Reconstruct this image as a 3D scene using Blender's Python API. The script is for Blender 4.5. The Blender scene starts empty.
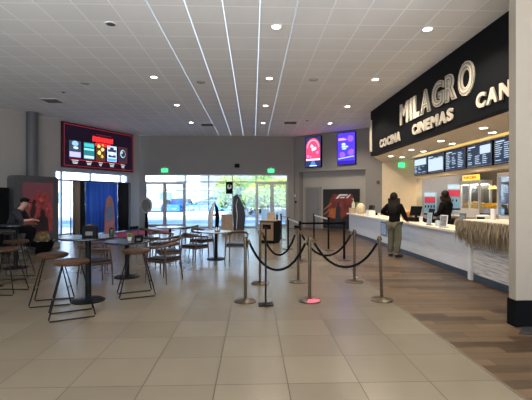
import bpy, bmesh, math, random
from mathutils import Vector, Matrix
random.seed(7)
S = bpy.context.scene
COL = S.collection
PI = math.pi
R = math.radians

# ------------------------------------------------------------------ camera, sky, sun, exposure
cam_d = bpy.data.cameras.new('camera')
cam_d.sensor_width = 36.0
cam_d.lens = 385.0 / 532.0 * 36.0
cam_d.shift_y = -2.0 / 532.0
cam_d.clip_end = 400
cam = bpy.data.objects.new('camera', cam_d); COL.objects.link(cam)
cam.location = (0, 0, 1.6); cam.rotation_euler = (R(90), 0, R(-1.93))
S.camera = cam

world = bpy.data.worlds.new('world'); S.world = world; world.use_nodes = True
wn = world.node_tree.nodes; wl = world.node_tree.links
bg = wn['Background']
geo = wn.new('ShaderNodeTexCoord'); sep = wn.new('ShaderNodeSeparateXYZ'); ramp = wn.new('ShaderNodeValToRGB')
wl.new(geo.outputs['Generated'], sep.inputs[0]); wl.new(sep.outputs['Z'], ramp.inputs[0])
ramp.color_ramp.elements[0].position = 0.0; ramp.color_ramp.elements[0].color = (0.60, 0.80, 1.0, 1)
ramp.color_ramp.elements[1].position = 0.7; ramp.color_ramp.elements[1].color = (0.22, 0.48, 1.0, 1)
wl.new(ramp.outputs[0], bg.inputs[0]); bg.inputs[1].default_value = 2.7

sun_d = bpy.data.lights.new('sun', 'SUN'); sun_d.energy = 7.5; sun_d.angle = R(0.6); sun_d.color = (1.0, 0.93, 0.8)
sun = bpy.data.objects.new('sun', sun_d); COL.objects.link(sun)
sun.rotation_euler = Vector((-0.25, -0.75, 0.66)).to_track_quat('Z', 'Y').to_euler()

def area(name, loc, size, energy, color, rot=(0, 0, 0), portal=False):
    d = bpy.data.lights.new(name, 'AREA'); d.shape = 'RECTANGLE'; d.size, d.size_y = size
    d.energy = energy; d.color = color
    o = bpy.data.objects.new(name, d); COL.objects.link(o); o.location = loc; o.rotation_euler = rot
    if portal: d.cycles.is_portal = True
    return o
# daylight portals at the glazing (they give no light of their own, they only guide the sky's)
area('portal_front', (-1.95, 20.78, 1.45), (7.9, 2.9), 1, (1, 1, 1), (R(-90), 0, 0), True)
area('portal_back', (-1.0, -6.95, 1.6), (15.0, 3.0), 1, (1, 1, 1), (R(90), 0, 0), True)

# unseen fill light added behind the camera, aimed up to brighten the ceiling
area('ceiling_fill', (-1.0, -3.6, .4), (16.0, 6.0), 1380, (.97, .97, .97), (R(180), 0, 0))
S.view_settings.view_transform = 'Standard'; S.view_settings.look = 'None'
S.view_settings.gamma = 1.0; S.view_settings.use_curve_mapping = False
S.view_settings.exposure = 1.2
S.cycles.use_denoising = True
S.cycles.max_bounces = 10; S.cycles.diffuse_bounces = 5; S.cycles.glossy_bounces = 4
S.cycles.transparent_max_bounces = 16; S.cycles.transmission_bounces = 4
S.cycles.sample_clamp_indirect = 6.0; S.cycles.caustics_reflective = False; S.cycles.caustics_refractive = False

# ------------------------------------------------------------------ materials
MATS = {}
def mat(name, color=(.5, .5, .5), rough=.6, metal=0.0, emit=None, es=1.0, coat=0.0, var=0.0, vscale=6.0, spec=0.5, bump=0.0, stretch=None):
    if name in MATS: return MATS[name]
    m = bpy.data.materials.new(name); m.use_nodes = True; MATS[name] = m
    n = m.node_tree.nodes; l = m.node_tree.links; b = n['Principled BSDF']
    b.inputs['Base Color'].default_value = (*color, 1); b.inputs['Roughness'].default_value = rough
    b.inputs['Metallic'].default_value = metal; b.inputs['Specular IOR Level'].default_value = spec
    b.inputs['Coat Weight'].default_value = coat; b.inputs['Coat Roughness'].default_value = .12
    if emit: b.inputs['Emission Color'].default_value = (*emit, 1); b.inputs['Emission Strength'].default_value = es
    if var or bump:
        tc = n.new('ShaderNodeTexCoord'); mp = n.new('ShaderNodeMapping'); no = n.new('ShaderNodeTexNoise')
        no.inputs['Scale'].default_value = vscale; no.inputs['Detail'].default_value = 4
        if stretch: mp.inputs['Scale'].default_value = stretch
        l.new(tc.outputs['Object'], mp.inputs[0]); l.new(mp.outputs[0], no.inputs['Vector'])
        if var:
            mr = n.new('ShaderNodeMapRange'); mr.inputs[1].default_value = .3; mr.inputs[2].default_value = .7
            mr.inputs[3].default_value = 1 - var; mr.inputs[4].default_value = 1 + var
            l.new(no.outputs[0], mr.inputs[0])
            hs = n.new('ShaderNodeHueSaturation'); hs.inputs['Color'].default_value = (*color, 1)
            l.new(mr.outputs[0], hs.inputs['Value']); l.new(hs.outputs[0], b.inputs['Base Color'])
        if bump:
            bp = n.new('ShaderNodeBump'); bp.inputs['Strength'].default_value = bump
            l.new(no.outputs[0], bp.inputs['Height']); l.new(bp.outputs[0], b.inputs['Normal'])
    return m
def glow(name, color, es): return mat(name, (0.01, .01, .01), .4, emit=color, es=es*.62, spec=.2)

def grid_mat(name, pitchx, pitchy, offx, offy, gap, c_tile, c_gap, rt, rg, var=.05, metal_gap=0.0, coat=0.0, stag=False, xonly=False, hue=None, bumpy=0.0, spec=.5):
    """floor tiles, planks or ceiling panels on an object-space XY grid"""
    m = bpy.data.materials.new(name); m.use_nodes = True; MATS[name] = m
    n = m.node_tree.nodes; l = m.node_tree.links; b = n['Principled BSDF']
    tc = n.new('ShaderNodeTexCoord'); sp = n.new('ShaderNodeSeparateXYZ'); l.new(tc.outputs['Object'], sp.inputs[0])
    def M(op, a, bb=None, c=None):
        x = n.new('ShaderNodeMath'); x.operation = op
        for i, v in enumerate((a, bb, c)):
            if v is None: continue
            if isinstance(v, (int, float)): x.inputs[i].default_value = v
            else: l.new(v, x.inputs[i])
        return x.outputs[0]
    gy = M('DIVIDE', M('SUBTRACT', sp.outputs['Y'], offy), pitchy)
    cy = M('FLOOR', gy); fy = M('FRACT', gy)
    gx = M('DIVIDE', M('SUBTRACT', sp.outputs['X'], offx), pitchx)
    if stag: gx = M('ADD', gx, M('FRACT', M('MULTIPLY', cy, 0.377)))
    cx = M('FLOOR', gx); fx = M('FRACT', gx)
    hx = gap / 2 / pitchx; hy = gap / 2 / pitchy
    ex = M('MINIMUM', fx, M('SUBTRACT', 1, fx)); ey = M('MINIMUM', fy, M('SUBTRACT', 1, fy))
    mask = M('MAXIMUM', M('LESS_THAN', ex, hx), M('LESS_THAN', ey, hy))
    maskg = M('LESS_THAN', ex, hx) if xonly else mask
    cb = n.new('ShaderNodeCombineXYZ'); l.new(cx, cb.inputs[0]); l.new(cy, cb.inputs[1])
    wn_ = n.new('ShaderNodeTexWhiteNoise'); wn_.noise_dimensions = '2D'; l.new(cb.outputs[0], wn_.inputs['Vector'])
    no = n.new('ShaderNodeTexNoise'); no.inputs['Detail'].default_value = 5
    mp = n.new('ShaderNodeMapping'); l.new(tc.outputs['Object'], mp.inputs[0]); l.new(mp.outputs[0], no.inputs['Vector'])
    if stag: mp.inputs['Scale'].default_value = (1.2, 14, 1); no.inputs['Scale'].default_value = 1.5
    else: no.inputs['Scale'].default_value = 1.6; no.inputs['Detail'].default_value = 2
    val = M('ADD', M('ADD', 1 - var, M('MULTIPLY', wn_.outputs['Value'], var)), M('MULTIPLY', M('SUBTRACT', no.outputs[0], .5), var * (2.2 if stag else .9)))
    hs = n.new('ShaderNodeHueSaturation'); hs.inputs['Color'].default_value = (*c_tile, 1); l.new(val, hs.inputs['Value'])
    src = hs.outputs[0]
    if hue:
        mh = n.new('ShaderNodeMix'); mh.data_type = 'RGBA'; l.new(wn_.outputs['Value'], mh.inputs[0])
        l.new(hs.outputs[0], mh.inputs[6]); mh.inputs[7].default_value = (*hue, 1); src = mh.outputs[2]
    mx = n.new('ShaderNodeMix'); mx.data_type = 'RGBA'; l.new(mask, mx.inputs[0]); l.new(src, mx.inputs[6]); mx.inputs[7].default_value = (*c_gap, 1)
    l.new(mx.outputs[2], b.inputs['Base Color'])
    rr = M('ADD', M('MULTIPLY', maskg, rg - rt), M('ADD', rt, M('MULTIPLY', M('SUBTRACT', no.outputs[0], .5), .12 if stag else .03)))
    l.new(rr, b.inputs['Roughness'])
    if metal_gap: l.new(M('MULTIPLY', maskg, metal_gap), b.inputs['Metallic'])
    b.inputs['Coat Weight'].default_value = coat; b.inputs['Coat Roughness'].default_value = .2; b.inputs['Specular IOR Level'].default_value = spec
    if bumpy:
        bp = n.new('ShaderNodeBump'); bp.inputs['Strength'].default_value = bumpy; bp.inputs['Distance'].default_value = .004
        l.new(M('SUBTRACT', 1, mask), bp.inputs['Height']); l.new(bp.outputs[0], b.inputs['Normal'])
    return m

def glass_mat(name='window_glass', tint=(.93, .97, 1.0), gl=.08):
    if name in MATS: return MATS[name]
    m = bpy.data.materials.new(name); m.use_nodes = True; MATS[name] = m
    n = m.node_tree.nodes; l = m.node_tree.links
    n.remove(n['Principled BSDF']); out = n['Material Output']
    t = n.new('ShaderNodeBsdfTransparent'); t.inputs[0].default_value = (*tint, 1)
    g = n.new('ShaderNodeBsdfGlossy'); g.inputs['Roughness'].default_value = .03
    mx = n.new('ShaderNodeMixShader'); mx.inputs[0].default_value = gl
    l.new(t.outputs[0], mx.inputs[1]); l.new(g.outputs[0], mx.inputs[2]); l.new(mx.outputs[0], out.inputs[0])
    return m

M_tile = grid_mat('floor_tile', .62, .575, 2.16, 3.31, .008, (.175, .148, .108), (.022, .018, .013), .26, .6, .16, spec=.32)
M_plank = grid_mat('wood_plank', 1.2, .15, 0, 0, .004, (.070, .040, .021), (.022, .014, .009), .38, .6, .45, stag=True, hue=(.125, .083, .048), spec=.28)
M_ceil = grid_mat('ceiling_panel', .635, .635, .12, .3, .030, (.78, .775, .77), (.93, .94, .95), .9, .5, .05)
M_wall = mat('wall_paint', (.40, .37, .34), .85, var=.03, vscale=1.5)
M_dwall = mat('grey_wall_paint', (.27, .25, .235), .8, var=.03, vscale=1.5)
M_cream = mat('cream_paint', (.80, .64, .42), .7, var=.03)
M_beigecol = mat('pillar_paint', (.29, .25, .20), .75, var=.02)
M_black = mat('black_plastic', (.004, .004, .005), .55, var=.1, spec=.08)
M_blackm = mat('black_metal', (.005, .005, .006), .45, var=.1, spec=.12)
M_fascia = mat('black_fascia', (.006, .007, .009), .6, var=.08, spec=.08)
M_letter = mat('cream_letter', (.66, .59, .48), .5, var=.04)
M_wood = mat('walnut', (.052, .025, .013), .4, var=.3, vscale=5, stretch=(1, 8, 8))
M_seatwood = mat('oak_seat', (.060, .029, .015), .5, spec=.2, var=.35, vscale=4, stretch=(1, 9, 9))
M_alu = mat('aluminium_frame', (.27, .255, .23), .35, metal=.7, var=.05)
M_bronze = mat('brass_post', (.12, .085, .052), .3, metal=.9, var=.12)
M_base = mat('brass_base', (.09, .072, .05), .35, metal=.8, var=.15)
M_rope = mat('velvet_rope', (.004, .004, .005), .9, bump=.3, vscale=90, spec=.08)
M_beltw = mat('pale_belt', (.62, .62, .60), .7, var=.1)
M_white = mat('white_plastic', (.75, .76, .77), .35, var=.03)
M_steel = mat('steel', (.55, .56, .58), .25, metal=.9, var=.08)
M_kick = mat('kickplate', (.035, .055, .085), .35, var=.1)
M_glass = glass_mat()
M_skin = mat('skin', (.50, .29, .20), .5, var=.06)
M_hair = mat('dark_hair', (.014, .008, .005), .6, spec=.15, var=.3, vscale=40, stretch=(1, 1, .1))

# ------------------------------------------------------------------ mesh helpers
class MB:
    def __init__(s): s.bm = bmesh.new()
    def box(s, c, d, rz=0.0, bev=0.0, rot=None):
        r = bmesh.ops.create_cube(s.bm, size=1.0); vs = r['verts']
        M = Matrix.Translation(c) @ (rot if rot is not None else Matrix.Rotation(rz, 4, 'Z')) @ Matrix.Diagonal((*d, 1))
        bmesh.ops.transform(s.bm, matrix=M, verts=vs)
        if bev:
            es = list({e for v in vs for e in v.link_edges})
            bmesh.ops.bevel(s.bm, geom=es, offset=bev, segments=2, affect='EDGES', profile=.5)
        return s
    def b2(s, x0, x1, y0, y1, z0, z1, bev=0): return s.box(((x0+x1)/2, (y0+y1)/2, (z0+z1)/2), (abs(x1-x0), abs(y1-y0), abs(z1-z0)), bev=bev)
    def prism(s, pts, z0, z1):
        lo = [s.bm.verts.new((p[0], p[1], z0)) for p in pts]; hi = [s.bm.verts.new((p[0], p[1], z1)) for p in pts]
        s.bm.faces.new(lo[::-1]); s.bm.faces.new(hi); n = len(pts)
        for i in range(n): s.bm.faces.new((lo[i], lo[(i+1) % n], hi[(i+1) % n], hi[i]))
        return s
    def poly(s, pts):
        s.bm.faces.new([s.bm.verts.new(p) for p in pts]); return s
    def lathe(s, prof, c=(0, 0, 0), n=24):
        rings = []
        for r, z in prof:
            rings.append([s.bm.verts.new((c[0]+r*math.cos(2*PI*i/n), c[1]+r*math.sin(2*PI*i/n), c[2]+z)) for i in range(n)])
        for a, b in zip(rings, rings[1:]):
            for i in range(n): s.bm.faces.new((a[i], a[(i+1) % n], b[(i+1) % n], b[i]))
        s.bm.faces.new(rings[0][::-1]); s.bm.faces.new(rings[-1])
        return s
    def tube(s, pts, r, n=8, closed=False, flat=1.0):
        pts = [Vector(p) for p in pts]; N = len(pts); rings = []
        up = None
        for i, p in enumerate(pts):
            if closed: t = (pts[(i+1) % N] - pts[i-1])
            else: t = (pts[min(i+1, N-1)] - pts[max(i-1, 0)])
            t.normalize()
            if up is None: up = Vector((0, 0, 1)) if abs(t.z) < .9 else Vector((1, 0, 0))
            a = up.cross(t)
            if a.length < 1e-4: a = Vector((0, 1, 0)).cross(t)
            a.normalize(); b = t.cross(a); up = b
            rr = r[i] if isinstance(r, (list, tuple)) else r
            rings.append([s.bm.verts.new(p + a*(rr*math.cos(2*PI*k/n)) + b*(rr*flat*math.sin(2*PI*k/n))) for k in range(n)])
        m = N if closed else N-1
        for i in range(m):
            a, b = rings[i], rings[(i+1) % N]
            for k in range(n): s.bm.faces.new((a[k], a[(k+1) % n], b[(k+1) % n], b[k]))
        if not closed: s.bm.faces.new(rings[0][::-1]); s.bm.faces.new(rings[-1])
        return s
    def ball(s, c, d, rz=0, seg=16):
        r = bmesh.ops.create_uvsphere(s.bm, u_segments=seg, v_segments=max(6, seg//2+2), radius=.5)
        bmesh.ops.transform(s.bm, matrix=Matrix.Translation(c) @ Matrix.Rotation(rz, 4, 'Z') @ Matrix.Diagonal((*d, 1)), verts=r['verts']); return s
    def build(s, name, m, parent=None, loc=None, rz=0, smooth=False, kind=None):
        me = bpy.data.meshes.new(name)
        bmesh.ops.recalc_face_normals(s.bm, faces=s.bm.faces[:])
        if smooth:
            for f in s.bm.faces: f.smooth = len(f.verts) <= 4
            for e in s.bm.edges:
                if len(e.link_faces) == 2 and e.calc_face_angle(0) > .7: e.smooth = False
        s.bm.to_mesh(me); s.bm.free(); me.materials.append(m)
        o = bpy.data.objects.new(name, me); COL.objects.link(o)
        if parent: o.parent = parent
        if loc: o.location = loc
        o.rotation_euler.z = rz
        if kind: o['kind'] = kind
        return o
def tag(o, label, cat, group=None):
    o['label'] = label; o['category'] = cat
    if group: o['group'] = group
    elif 'group' in o: del o['group']
    return o
def thing(name, label, cat, loc=(0, 0, 0), rz=0, group=None):
    o = bpy.data.objects.new(name, None); COL.objects.link(o); o.location = loc; o.rotation_euler.z = rz
    o.empty_display_size = .1
    return tag(o, label, cat, group)
def struct(o): o['kind'] = 'structure'; return o
def kids(o): return [c for c in COL.objects if c.parent == o]
def copy_tree(o, parent=None):
    c = o.copy(); COL.objects.link(c)
    if parent: c.parent = parent
    for ch in kids(o): copy_tree(ch, c)
    return c
def arc(c, r, a0, a1, n, z=0): return [(c[0]+r*math.cos(a0+(a1-a0)*i/n), c[1]+r*math.sin(a0+(a1-a0)*i/n), z) for i in range(n+1)]
def text_obj(name, txt, m, parent, O, U, V, w, h, depth=.03, offset=0.0, per=None):
    """lettering fitted to a w x h box whose lower left corner is O, along U (right) and V (up)"""
    cu = bpy.data.curves.new('t', 'FONT'); cu.body = txt; cu.size = 1; cu.extrude = .5; cu.offset = offset; cu.resolution_u = 4
    t = bpy.data.objects.new('t', cu); COL.objects.link(t)
    dg = bpy.context.evaluated_depsgraph_get(); dg.update()
    me = bpy.data.meshes.new_from_object(t.evaluated_get(dg)); me.name = name
    bpy.data.objects.remove(t); bpy.data.curves.remove(cu)
    xs = [v.co.x for v in me.vertices]; ys = [v.co.y for v in me.vertices]
    x0, x1, y0, y1 = min(xs), max(xs), min(ys), max(ys)
    U = Vector(U).normalized(); V = Vector(V).normalized(); W = U.cross(V); O = Vector(O)
    if per: x0, x1, y0, y1 = per
    for v in me.vertices:
        p = v.co; v.co = O + U*((p.x-x0)/(x1-x0)*w) + V*((p.y-y0)/(y1-y0)*h) + W*((p.z+.5)*depth)
    me.materials.clear(); me.materials.append(m)
    o = bpy.data.objects.new(name, me); COL.objects.link(o)
    if parent: o.parent = parent
    o['bx'] = x1-x0; del o['bx']
    return o
def skin(name, verts, edges, m, parent, sub=2, roots=(0,)):
    """continuous skinned surface over a skeleton; verts = [(x,y,z,r) or (x,y,z,rx,ry)]"""
    me = bpy.data.meshes.new(name); me.from_pydata([v[:3] for v in verts], edges, [])
    me.materials.append(m)
    o = bpy.data.objects.new(name, me); COL.objects.link(o)
    if parent: o.parent = parent
    sm = o.modifiers.new('skin', 'SKIN'); sm.use_smooth_shade = True
    for i, v in enumerate(verts):
        d = me.skin_vertices[0].data[i]; d.radius = (v[3], v[4] if len(v) > 4 else v[3]); d.use_root = i in roots
    ss = o.modifiers.new('sub', 'SUBSURF'); ss.levels = sub; ss.render_levels = sub
    return o

# ------------------------------------------------------------------ room shell
CZ = 4.9
LA = Vector((-9.17, 14.28)); LU = Vector((.471, .882)); LN = Vector((.882, -.471))        # slanting wall on the left
RA = Vector((1.95, 20.9)); RU = Vector((.7613, -.6484)); RN = Vector((-.6484, -.7613))    # slanting wall on the right
def LP(t, off=0.0): return LA + LU*t + LN*off
def RP(s, off=0.0): return RA + RU*s + RN*off
def quad(P, a, b, o0, o1): return [P(a, o0), P(b, o0), P(b, o1), P(a, o1)]

fl = MB(); fl.b2(-16, 2.16, -7, 21.0, -.1, 0); floor = struct(fl.build('floor', M_tile))
fl = MB(); fl.b2(2.16, 12, -7, 21.0, -.1, 0); struct(fl.build('floor_wood', M_plank)).name = 'floor'
MB().b2(2.15, 2.17, -7, 18, 0, .004).build('trim_1', mat('floor_strip', (.16, .13, .10), .4, metal=.4, var=.1))['kind'] = 'structure'
c = MB(); c.b2(-16, 12, -7.2, 23, CZ, CZ+.5); struct(c.build('ceiling', M_ceil))

# left wall
t1, t2 = 2.18, 6.18
w = MB()
w.prism(quad(LP, -10.5, t1, 0, -.3), 0, CZ); w.prism(quad(LP, t2, 6.85, 0, -.3), 0, CZ); w.prism(quad(LP, t1, t2, 0, -.3), 2.78, CZ)
struct(w.build('wall_left', M_wall))
w = MB(); w.b2(-14.4, -14.1, -7, 5.1, 0, CZ); struct(w.build('wall_left', M_wall))
# back wall of the picture (glazed)
GX = [-5.78, -3.62, -2.37, -1.1, .16, 1.88]
w = MB(); w.b2(-6.1, GX[0], 20.6, 20.85, 0, CZ); w.b2(GX[-1], 2.2, 20.6, 20.85, 0, CZ); w.b2(GX[0], GX[-1], 20.6, 20.85, 2.86, CZ)
w.b2(-6.1, 2.2, 20.85, 23, 4.2, CZ)
struct(w.build('wall_far', M_dwall))
# right slanting wall with its niche
w = MB(); n0, n1 = .68, 4.42
w.prism(quad(RP, -.15, n0, 0, -.5), 0, CZ); w.prism(quad(RP, n1, 5.6, 0, -.5), 0, CZ); w.prism(quad(RP, n0, n1, 0, -.5), 2.97, CZ)
struct(w.build('wall_right', M_dwall))
w = MB(); w.prism(quad(RP, n0, n1, -.351, -.5), 0, 2.97); struct(w.build('wall_niche', M_wall))
# near right partition end
w = MB(); w.b2(3.26, 11.5, 4.67, 4.80, 0, CZ); struct(w.build('wall_partition', M_beigecol))
w = MB(); w.b2(3.245, 11.5, 4.655, 4.815, 0, .33); struct(w.build('baseboard_partition', M_black))
# unseen front behind the camera, glazing added to let daylight in
w = MB(); w.b2(-14.4, -8.5, -7.2, -7, 0, CZ); w.b2(6.5, 12, -7.2, -7, 0, CZ); w.b2(-8.5, 6.5, -7.2, -7, 3.1, CZ)
struct(w.build('wall_near_unseen', M_wall))
w = MB(); w.b2(11.5, 11.8, -7, 19, 0, CZ); struct(w.build('wall_kitchen', M_wall))
g = MB(); g.b2(-8.5, 6.5, -7.1, -7.09, 0, 3.1); wi = struct(g.build('window_added', M_glass))
f = MB()
for x in (-8.45, -6, -3.5, -1, 1.5, 4, 6.45): f.b2(x-.04, x+.04, -7.15, -7.04, 0, 3.1)
f.b2(-8.5, 6.5, -7.15, -7.04, 3.02, 3.1); f.build('window_frame', M_alu, wi)
# baseboards
for i, (P, a, b) in enumerate(((LP, -10, t1), (LP, t2, 6.8))):
    w = MB(); w.prism(quad(P, a, b, .015, 0), 0, .15); struct(w.build('baseboard_left', M_black))
w = MB(); w.prism(quad(RP, 0.05, n0, .015, 0), 0, .12); w.prism(quad(RP, n1, 5.3, .015, 0), 0, .12); struct(w.build('baseboard_right', M_black))
# column against the left wall
p = LP(1.08, .16)
struct(MB().lathe([(.2, 0), (.2, CZ)], (p.x, p.y, 0), 28).build('trim_2', mat('column_grey', (.11, .11, .115), .5, var=.05), smooth=True))

# glazed far wall: doors and fixed panes
def frame_rects(mb, xs, zs, x0, x1, z0, z1, y, wv=.06, d=.09):
    for x in xs: mb.b2(x-wv/2, x+wv/2, y-d/2, y+d/2, z0, z1)
    for z in zs: mb.b2(x0, x1, y-d/2+.003, y+d/2-.003, z-wv/2, z+wv/2)
g = MB(); g.b2(GX[0], GX[-1], 20.70, 20.708, 2.5, 2.83); g.b2(GX[1], GX[4], 20.70, 20.708, .08, 2.42)
win = struct(g.build('window_1', M_glass))
f = MB(); frame_rects(f, [GX[0]+.03]+GX[1:-1]+[GX[-1]-.03], [2.83, 2.46], GX[0], GX[-1], 0, 2.86, 20.7)
f.b2(GX[1], GX[4], 20.66, 20.74, 0, .08); f.b2(GX[1], GX[4], 20.665, 20.735, .62, .66)
f.build('window_frame', M_alu, win)
def glazed_door(n, x0, x1, bar):
    xm = (x0+x1)/2
    for k, (a, b) in enumerate(((x0+.035, xm-.005), (xm+.005, x1-.035))):
        d = MB(); frame_rects(d, [a+.045, b-.045], [.1, 2.38], a, b, .02, 2.42, 20.70, .09, .045)
        d.b2(a, b, 20.68, 20.72, .02, .2); d.b2(a, b, 20.685, 20.715, bar, bar+.06)
        o = struct(d.build('door_%d' % (n+k), M_alu))
        MB().b2(a+.09, b-.09, 20.698, 20.704, .2, 2.34).build('glass', M_glass, o)
        xh = b-.12 if k == 0 else a+.12
        MB().b2(xh-.015, xh+.015, 20.60, 20.63, .95, 1.3).b2(xh-.012, xh+.012, 20.63, 20.68, 1.0, 1.03).b2(xh-.012, xh+.012, 20.63, 20.68, 1.22, 1.25).build('door_handle', M_steel, o)
glazed_door(1, GX[0], GX[1], .84); glazed_door(3, GX[4], GX[5], 1.08)

# shopfront window in the left wall
g = MB(); g.prism(quad(LP, t1+.05, t2-.05, -.15, -.158), .1, 2.72)
win = struct(g.build('window_2', M_glass))
f = MB()
for t in (t1+.03, 2.5, 3.94, 5.72, t2-.03): f.prism(quad(LP, t-.035, t+.035, -.10, -.2), 0, 2.78)
for z in (.05, 2.36, 2.75): f.prism(quad(LP, t1, t2, -.105, -.195), z-.035, z+.035)
f.build('window_frame', mat('pale_frame', (.55, .58, .62), .4, metal=.3), win)

# door in the niche
d = MB(); d.prism(quad(RP, .93, 1.75, -.30, -.345), .01, 2.12)
dr = struct(d.build('door_5', mat('door_grey', (.20, .19, .185), .5, var=.04)))
f = MB(); f.prism(quad(RP, .86, .93, -.28, -.349), 0, 2.19); f.prism(quad(RP, 1.75, 1.82, -.28, -.349), 0, 2.19); f.prism(quad(RP, .86, 1.82, -.281, -.349), 2.12, 2.19)
f.build('door_frame', mat('door_frame_grey', (.27, .255, .24), .5), dr)
q = RP(1.67, -.27); MB().box((q.x, q.y, 1.0), (.12, .05, .03), rz=math.atan2(RU.y, RU.x)).build('door_handle', M_steel, dr)

# ------------------------------------------------------------------ concession: fascia, soffit, kitchen shell
FX = 4.5
w = MB(); w.b2(FX, FX+.22, 4.82, 14.6, 3.2, CZ)
struct(w.build('wall_fascia', M_fascia))
w = MB(); w.prism([(FX+.22, 4.82), (11.5, 4.82), (11.5, 17.3), (5.9, 17.3), (FX+.1, 14.6), (FX+.22, 14.5)], 3.2, 3.35)
struct(w.build('ceiling_soffit', mat('soffit_paint', (.70, .63, .52), .7, var=.03)))
w = MB(); w.prism([(FX+.1, 14.6), (5.9, 17.3), (6.1, 17.3), (FX+.32, 14.6)], 3.35, CZ); struct(w.build('wall_soffit_end', M_dwall))
w = MB(); w.prism([(5.88, 17.3), (6.72, 15.62), (6.95, 15.62), (6.95, 17.6), (5.95, 17.6)], 0, 3.2); struct(w.build('wall_cream', M_cream))
w = MB(); w.prism([(6.95, 15.62), (9.2, 15.62), (9.2, 15.9), (6.95, 15.9)], 0, 3.2); struct(w.build('wall_kitchen_end', mat('grey_lilac', (.50, .48, .50), .7, var=.03)))
w = MB(); w.b2(9.0, 9.2, 4.92, 15.62, 0, 3.2); struct(w.build('wall_kitchen_back', mat('kitchen_brown', (.06, .045, .028), .6, var=.35, vscale=9)))
w = MB(); w.b2(6.66, 6.95, 4.92, 15.62, 2.38, 3.2); struct(w.build('wall_bulkhead', M_cream))
MB().b2(4.44, 4.5, 14.42, 14.52, 3.36, 4.55).build('trim_3', M_letter)['kind'] = 'structure'

def make_sign():
    O = Vector((FX-.01, 0, 0)); U = (0, -1, 0); V = (0, 0, 1)
    def word(txt, y0, y1, z0, z1, label, styled=()):
        t = thing('lettering', label, 'sign lettering', (FX-.01, y0, z0))
        # widths of the letters in proportion
        wd = {'M': 1.25, 'I': .42, 'L': .8, 'A': 1.12, 'G': 1.15, 'R': .95, 'O': 1.2, 'C': 1.0, 'N': 1.05, 'E': .82, 'S': .88, 'T': .9}
        tot = sum(wd[ch] for ch in txt); x = 0; L = y0-y1
        for i, ch in enumerate(txt):
            w_ = wd[ch]/tot*L; a = x + w_*.06; ww = w_*.86
            if ch == 'I': a = x+w_*.2; ww = w_*.6
            big = i in styled
            zz0, hh = (-.0, z1-z0)
            if big and i == len(txt)-1: zz0, hh = -.05, (z1-z0)+.10
            o = text_obj('letter_'+ch.lower(), ch, M_letter, t, (0, -a, zz0), U, V, ww, hh, .035, offset=.045 if not big else .05)
            if big:
                # engraved dark inlines following the letter's outline
                cu = None
                for k, (off, mm, dp) in enumerate(((.020, M_fascia, .038), (.007, M_letter, .041), (-.005, M_fascia, .044), (-.018, M_letter, .047))):
                    inl = text_inset(ch, off, .05, mm, o, (0, -a, zz0), U, V, ww, hh, dp)
            x += w_
        return t
    def text_inset(ch, off, base, m, parent, O_, U_, V_, w_, h_, dp):
        # extents of the outermost outline, so that every inset stays concentric
        cu = bpy.data.curves.new('t', 'FONT'); cu.body = ch; cu.size = 1; cu.offset = base; cu.extrude = .5; cu.resolution_u = 4
        t = bpy.data.objects.new('t', cu); COL.objects.link(t)
        dg = bpy.context.evaluated_depsgraph_get(); dg.update(); me = bpy.data.meshes.new_from_object(t.evaluated_get(dg))
        bpy.data.objects.remove(t); bpy.data.curves.remove(cu)
        xs = [v.co.x for v in me.vertices]; ys = [v.co.y for v in me.vertices]; bpy.data.meshes.remove(me)
        return text_obj('inline', ch, m, parent, O_, U_, V_, w_, h_, dp, offset=off, per=(min(xs), max(xs), min(ys), max(ys)))
    word('MILAGRO', 11.6, 7.58, 3.80, 4.42, 'large cream letters MILAGRO with striped last letters on the black fascia', styled=(3, 4, 5, 6))
    word('CINEMAS', 10.68, 8.45, 3.35, 3.64, 'smaller cream letters CINEMAS under the big name on the black fascia')
    word('COCINA', 13.45, 11.53, 3.35, 3.64, 'cream letters COCINA at the far end of the black fascia')
    word('CANTINA', 7.58, 5.3, 3.37, 3.67, 'cream letters CANTINA at the near end of the black fascia, cut by the partition')
make_sign()

# ------------------------------------------------------------------ counters
def plank_mat(name, col, dark, pz=.09, py=.8):
    m = grid_mat(name, 50, py, 0, 0, .0, col, dark, .4, .5, .1)
    n = m.node_tree.nodes; l = m.node_tree.links; b = n['Principled BSDF']
    tc = n.new('ShaderNodeTexCoord'); mp = n.new('ShaderNodeMapping'); mp.inputs['Scale'].default_value = (1, 1.6, 22)
    no = n.new('ShaderNodeTexNoise'); no.inputs['Scale'].default_value = 1.4; no.inputs['Detail'].default_value = 5
    l.new(tc.outputs['Object'], mp.inputs[0]); l.new(mp.outputs[0], no.inputs['Vector'])
    r = n.new('ShaderNodeValToRGB'); r.color_ramp.elements[0].position = .32; r.color_ramp.elements[0].color = (*dark, 1)
    r.color_ramp.elements[1].position = .52; r.color_ramp.elements[1].color = (*col, 1)
    l.new(no.outputs[0], r.inputs[0]); l.new(r.outputs[0], b.inputs['Base Color'])
    return m
M_cfront = plank_mat('counter_laminate', (.62, .64, .68), (.55, .565, .60)); M_cfront.node_tree.nodes['Principled BSDF'].inputs['Coat Weight'].default_value = .6
M_cplank = plank_mat('whitewashed_planks', (.62, .60, .58), (.26, .25, .25))
ct = thing('service_counter', 'long white concession counter with cream top along the wooden floor', 'counter', (4.28, 12.1, 0))
def L_(x, y): return (x-4.28, y-12.1)
b = MB(); b.b2(0.02, .62, -4.63, 5.0, .13, .875); b.build('front_panel', M_cfront, ct)
b = MB(); b.b2(.03, .6, -4.63, 4.98, 0, .13); b.build('kickplate', M_kick, ct)
b = MB(); b.b2(-.08, .72, -4.63, 5.08, .875, .93, bev=.008); b.build('countertop', mat('cream_stone', (.78, .70, .58), .3, var=.05, vscale=20), ct)
b = MB(); b.b2(.012, .02, .15, .72, .35, .82); pf = b.build('framed_notice', M_kick, ct)
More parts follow.
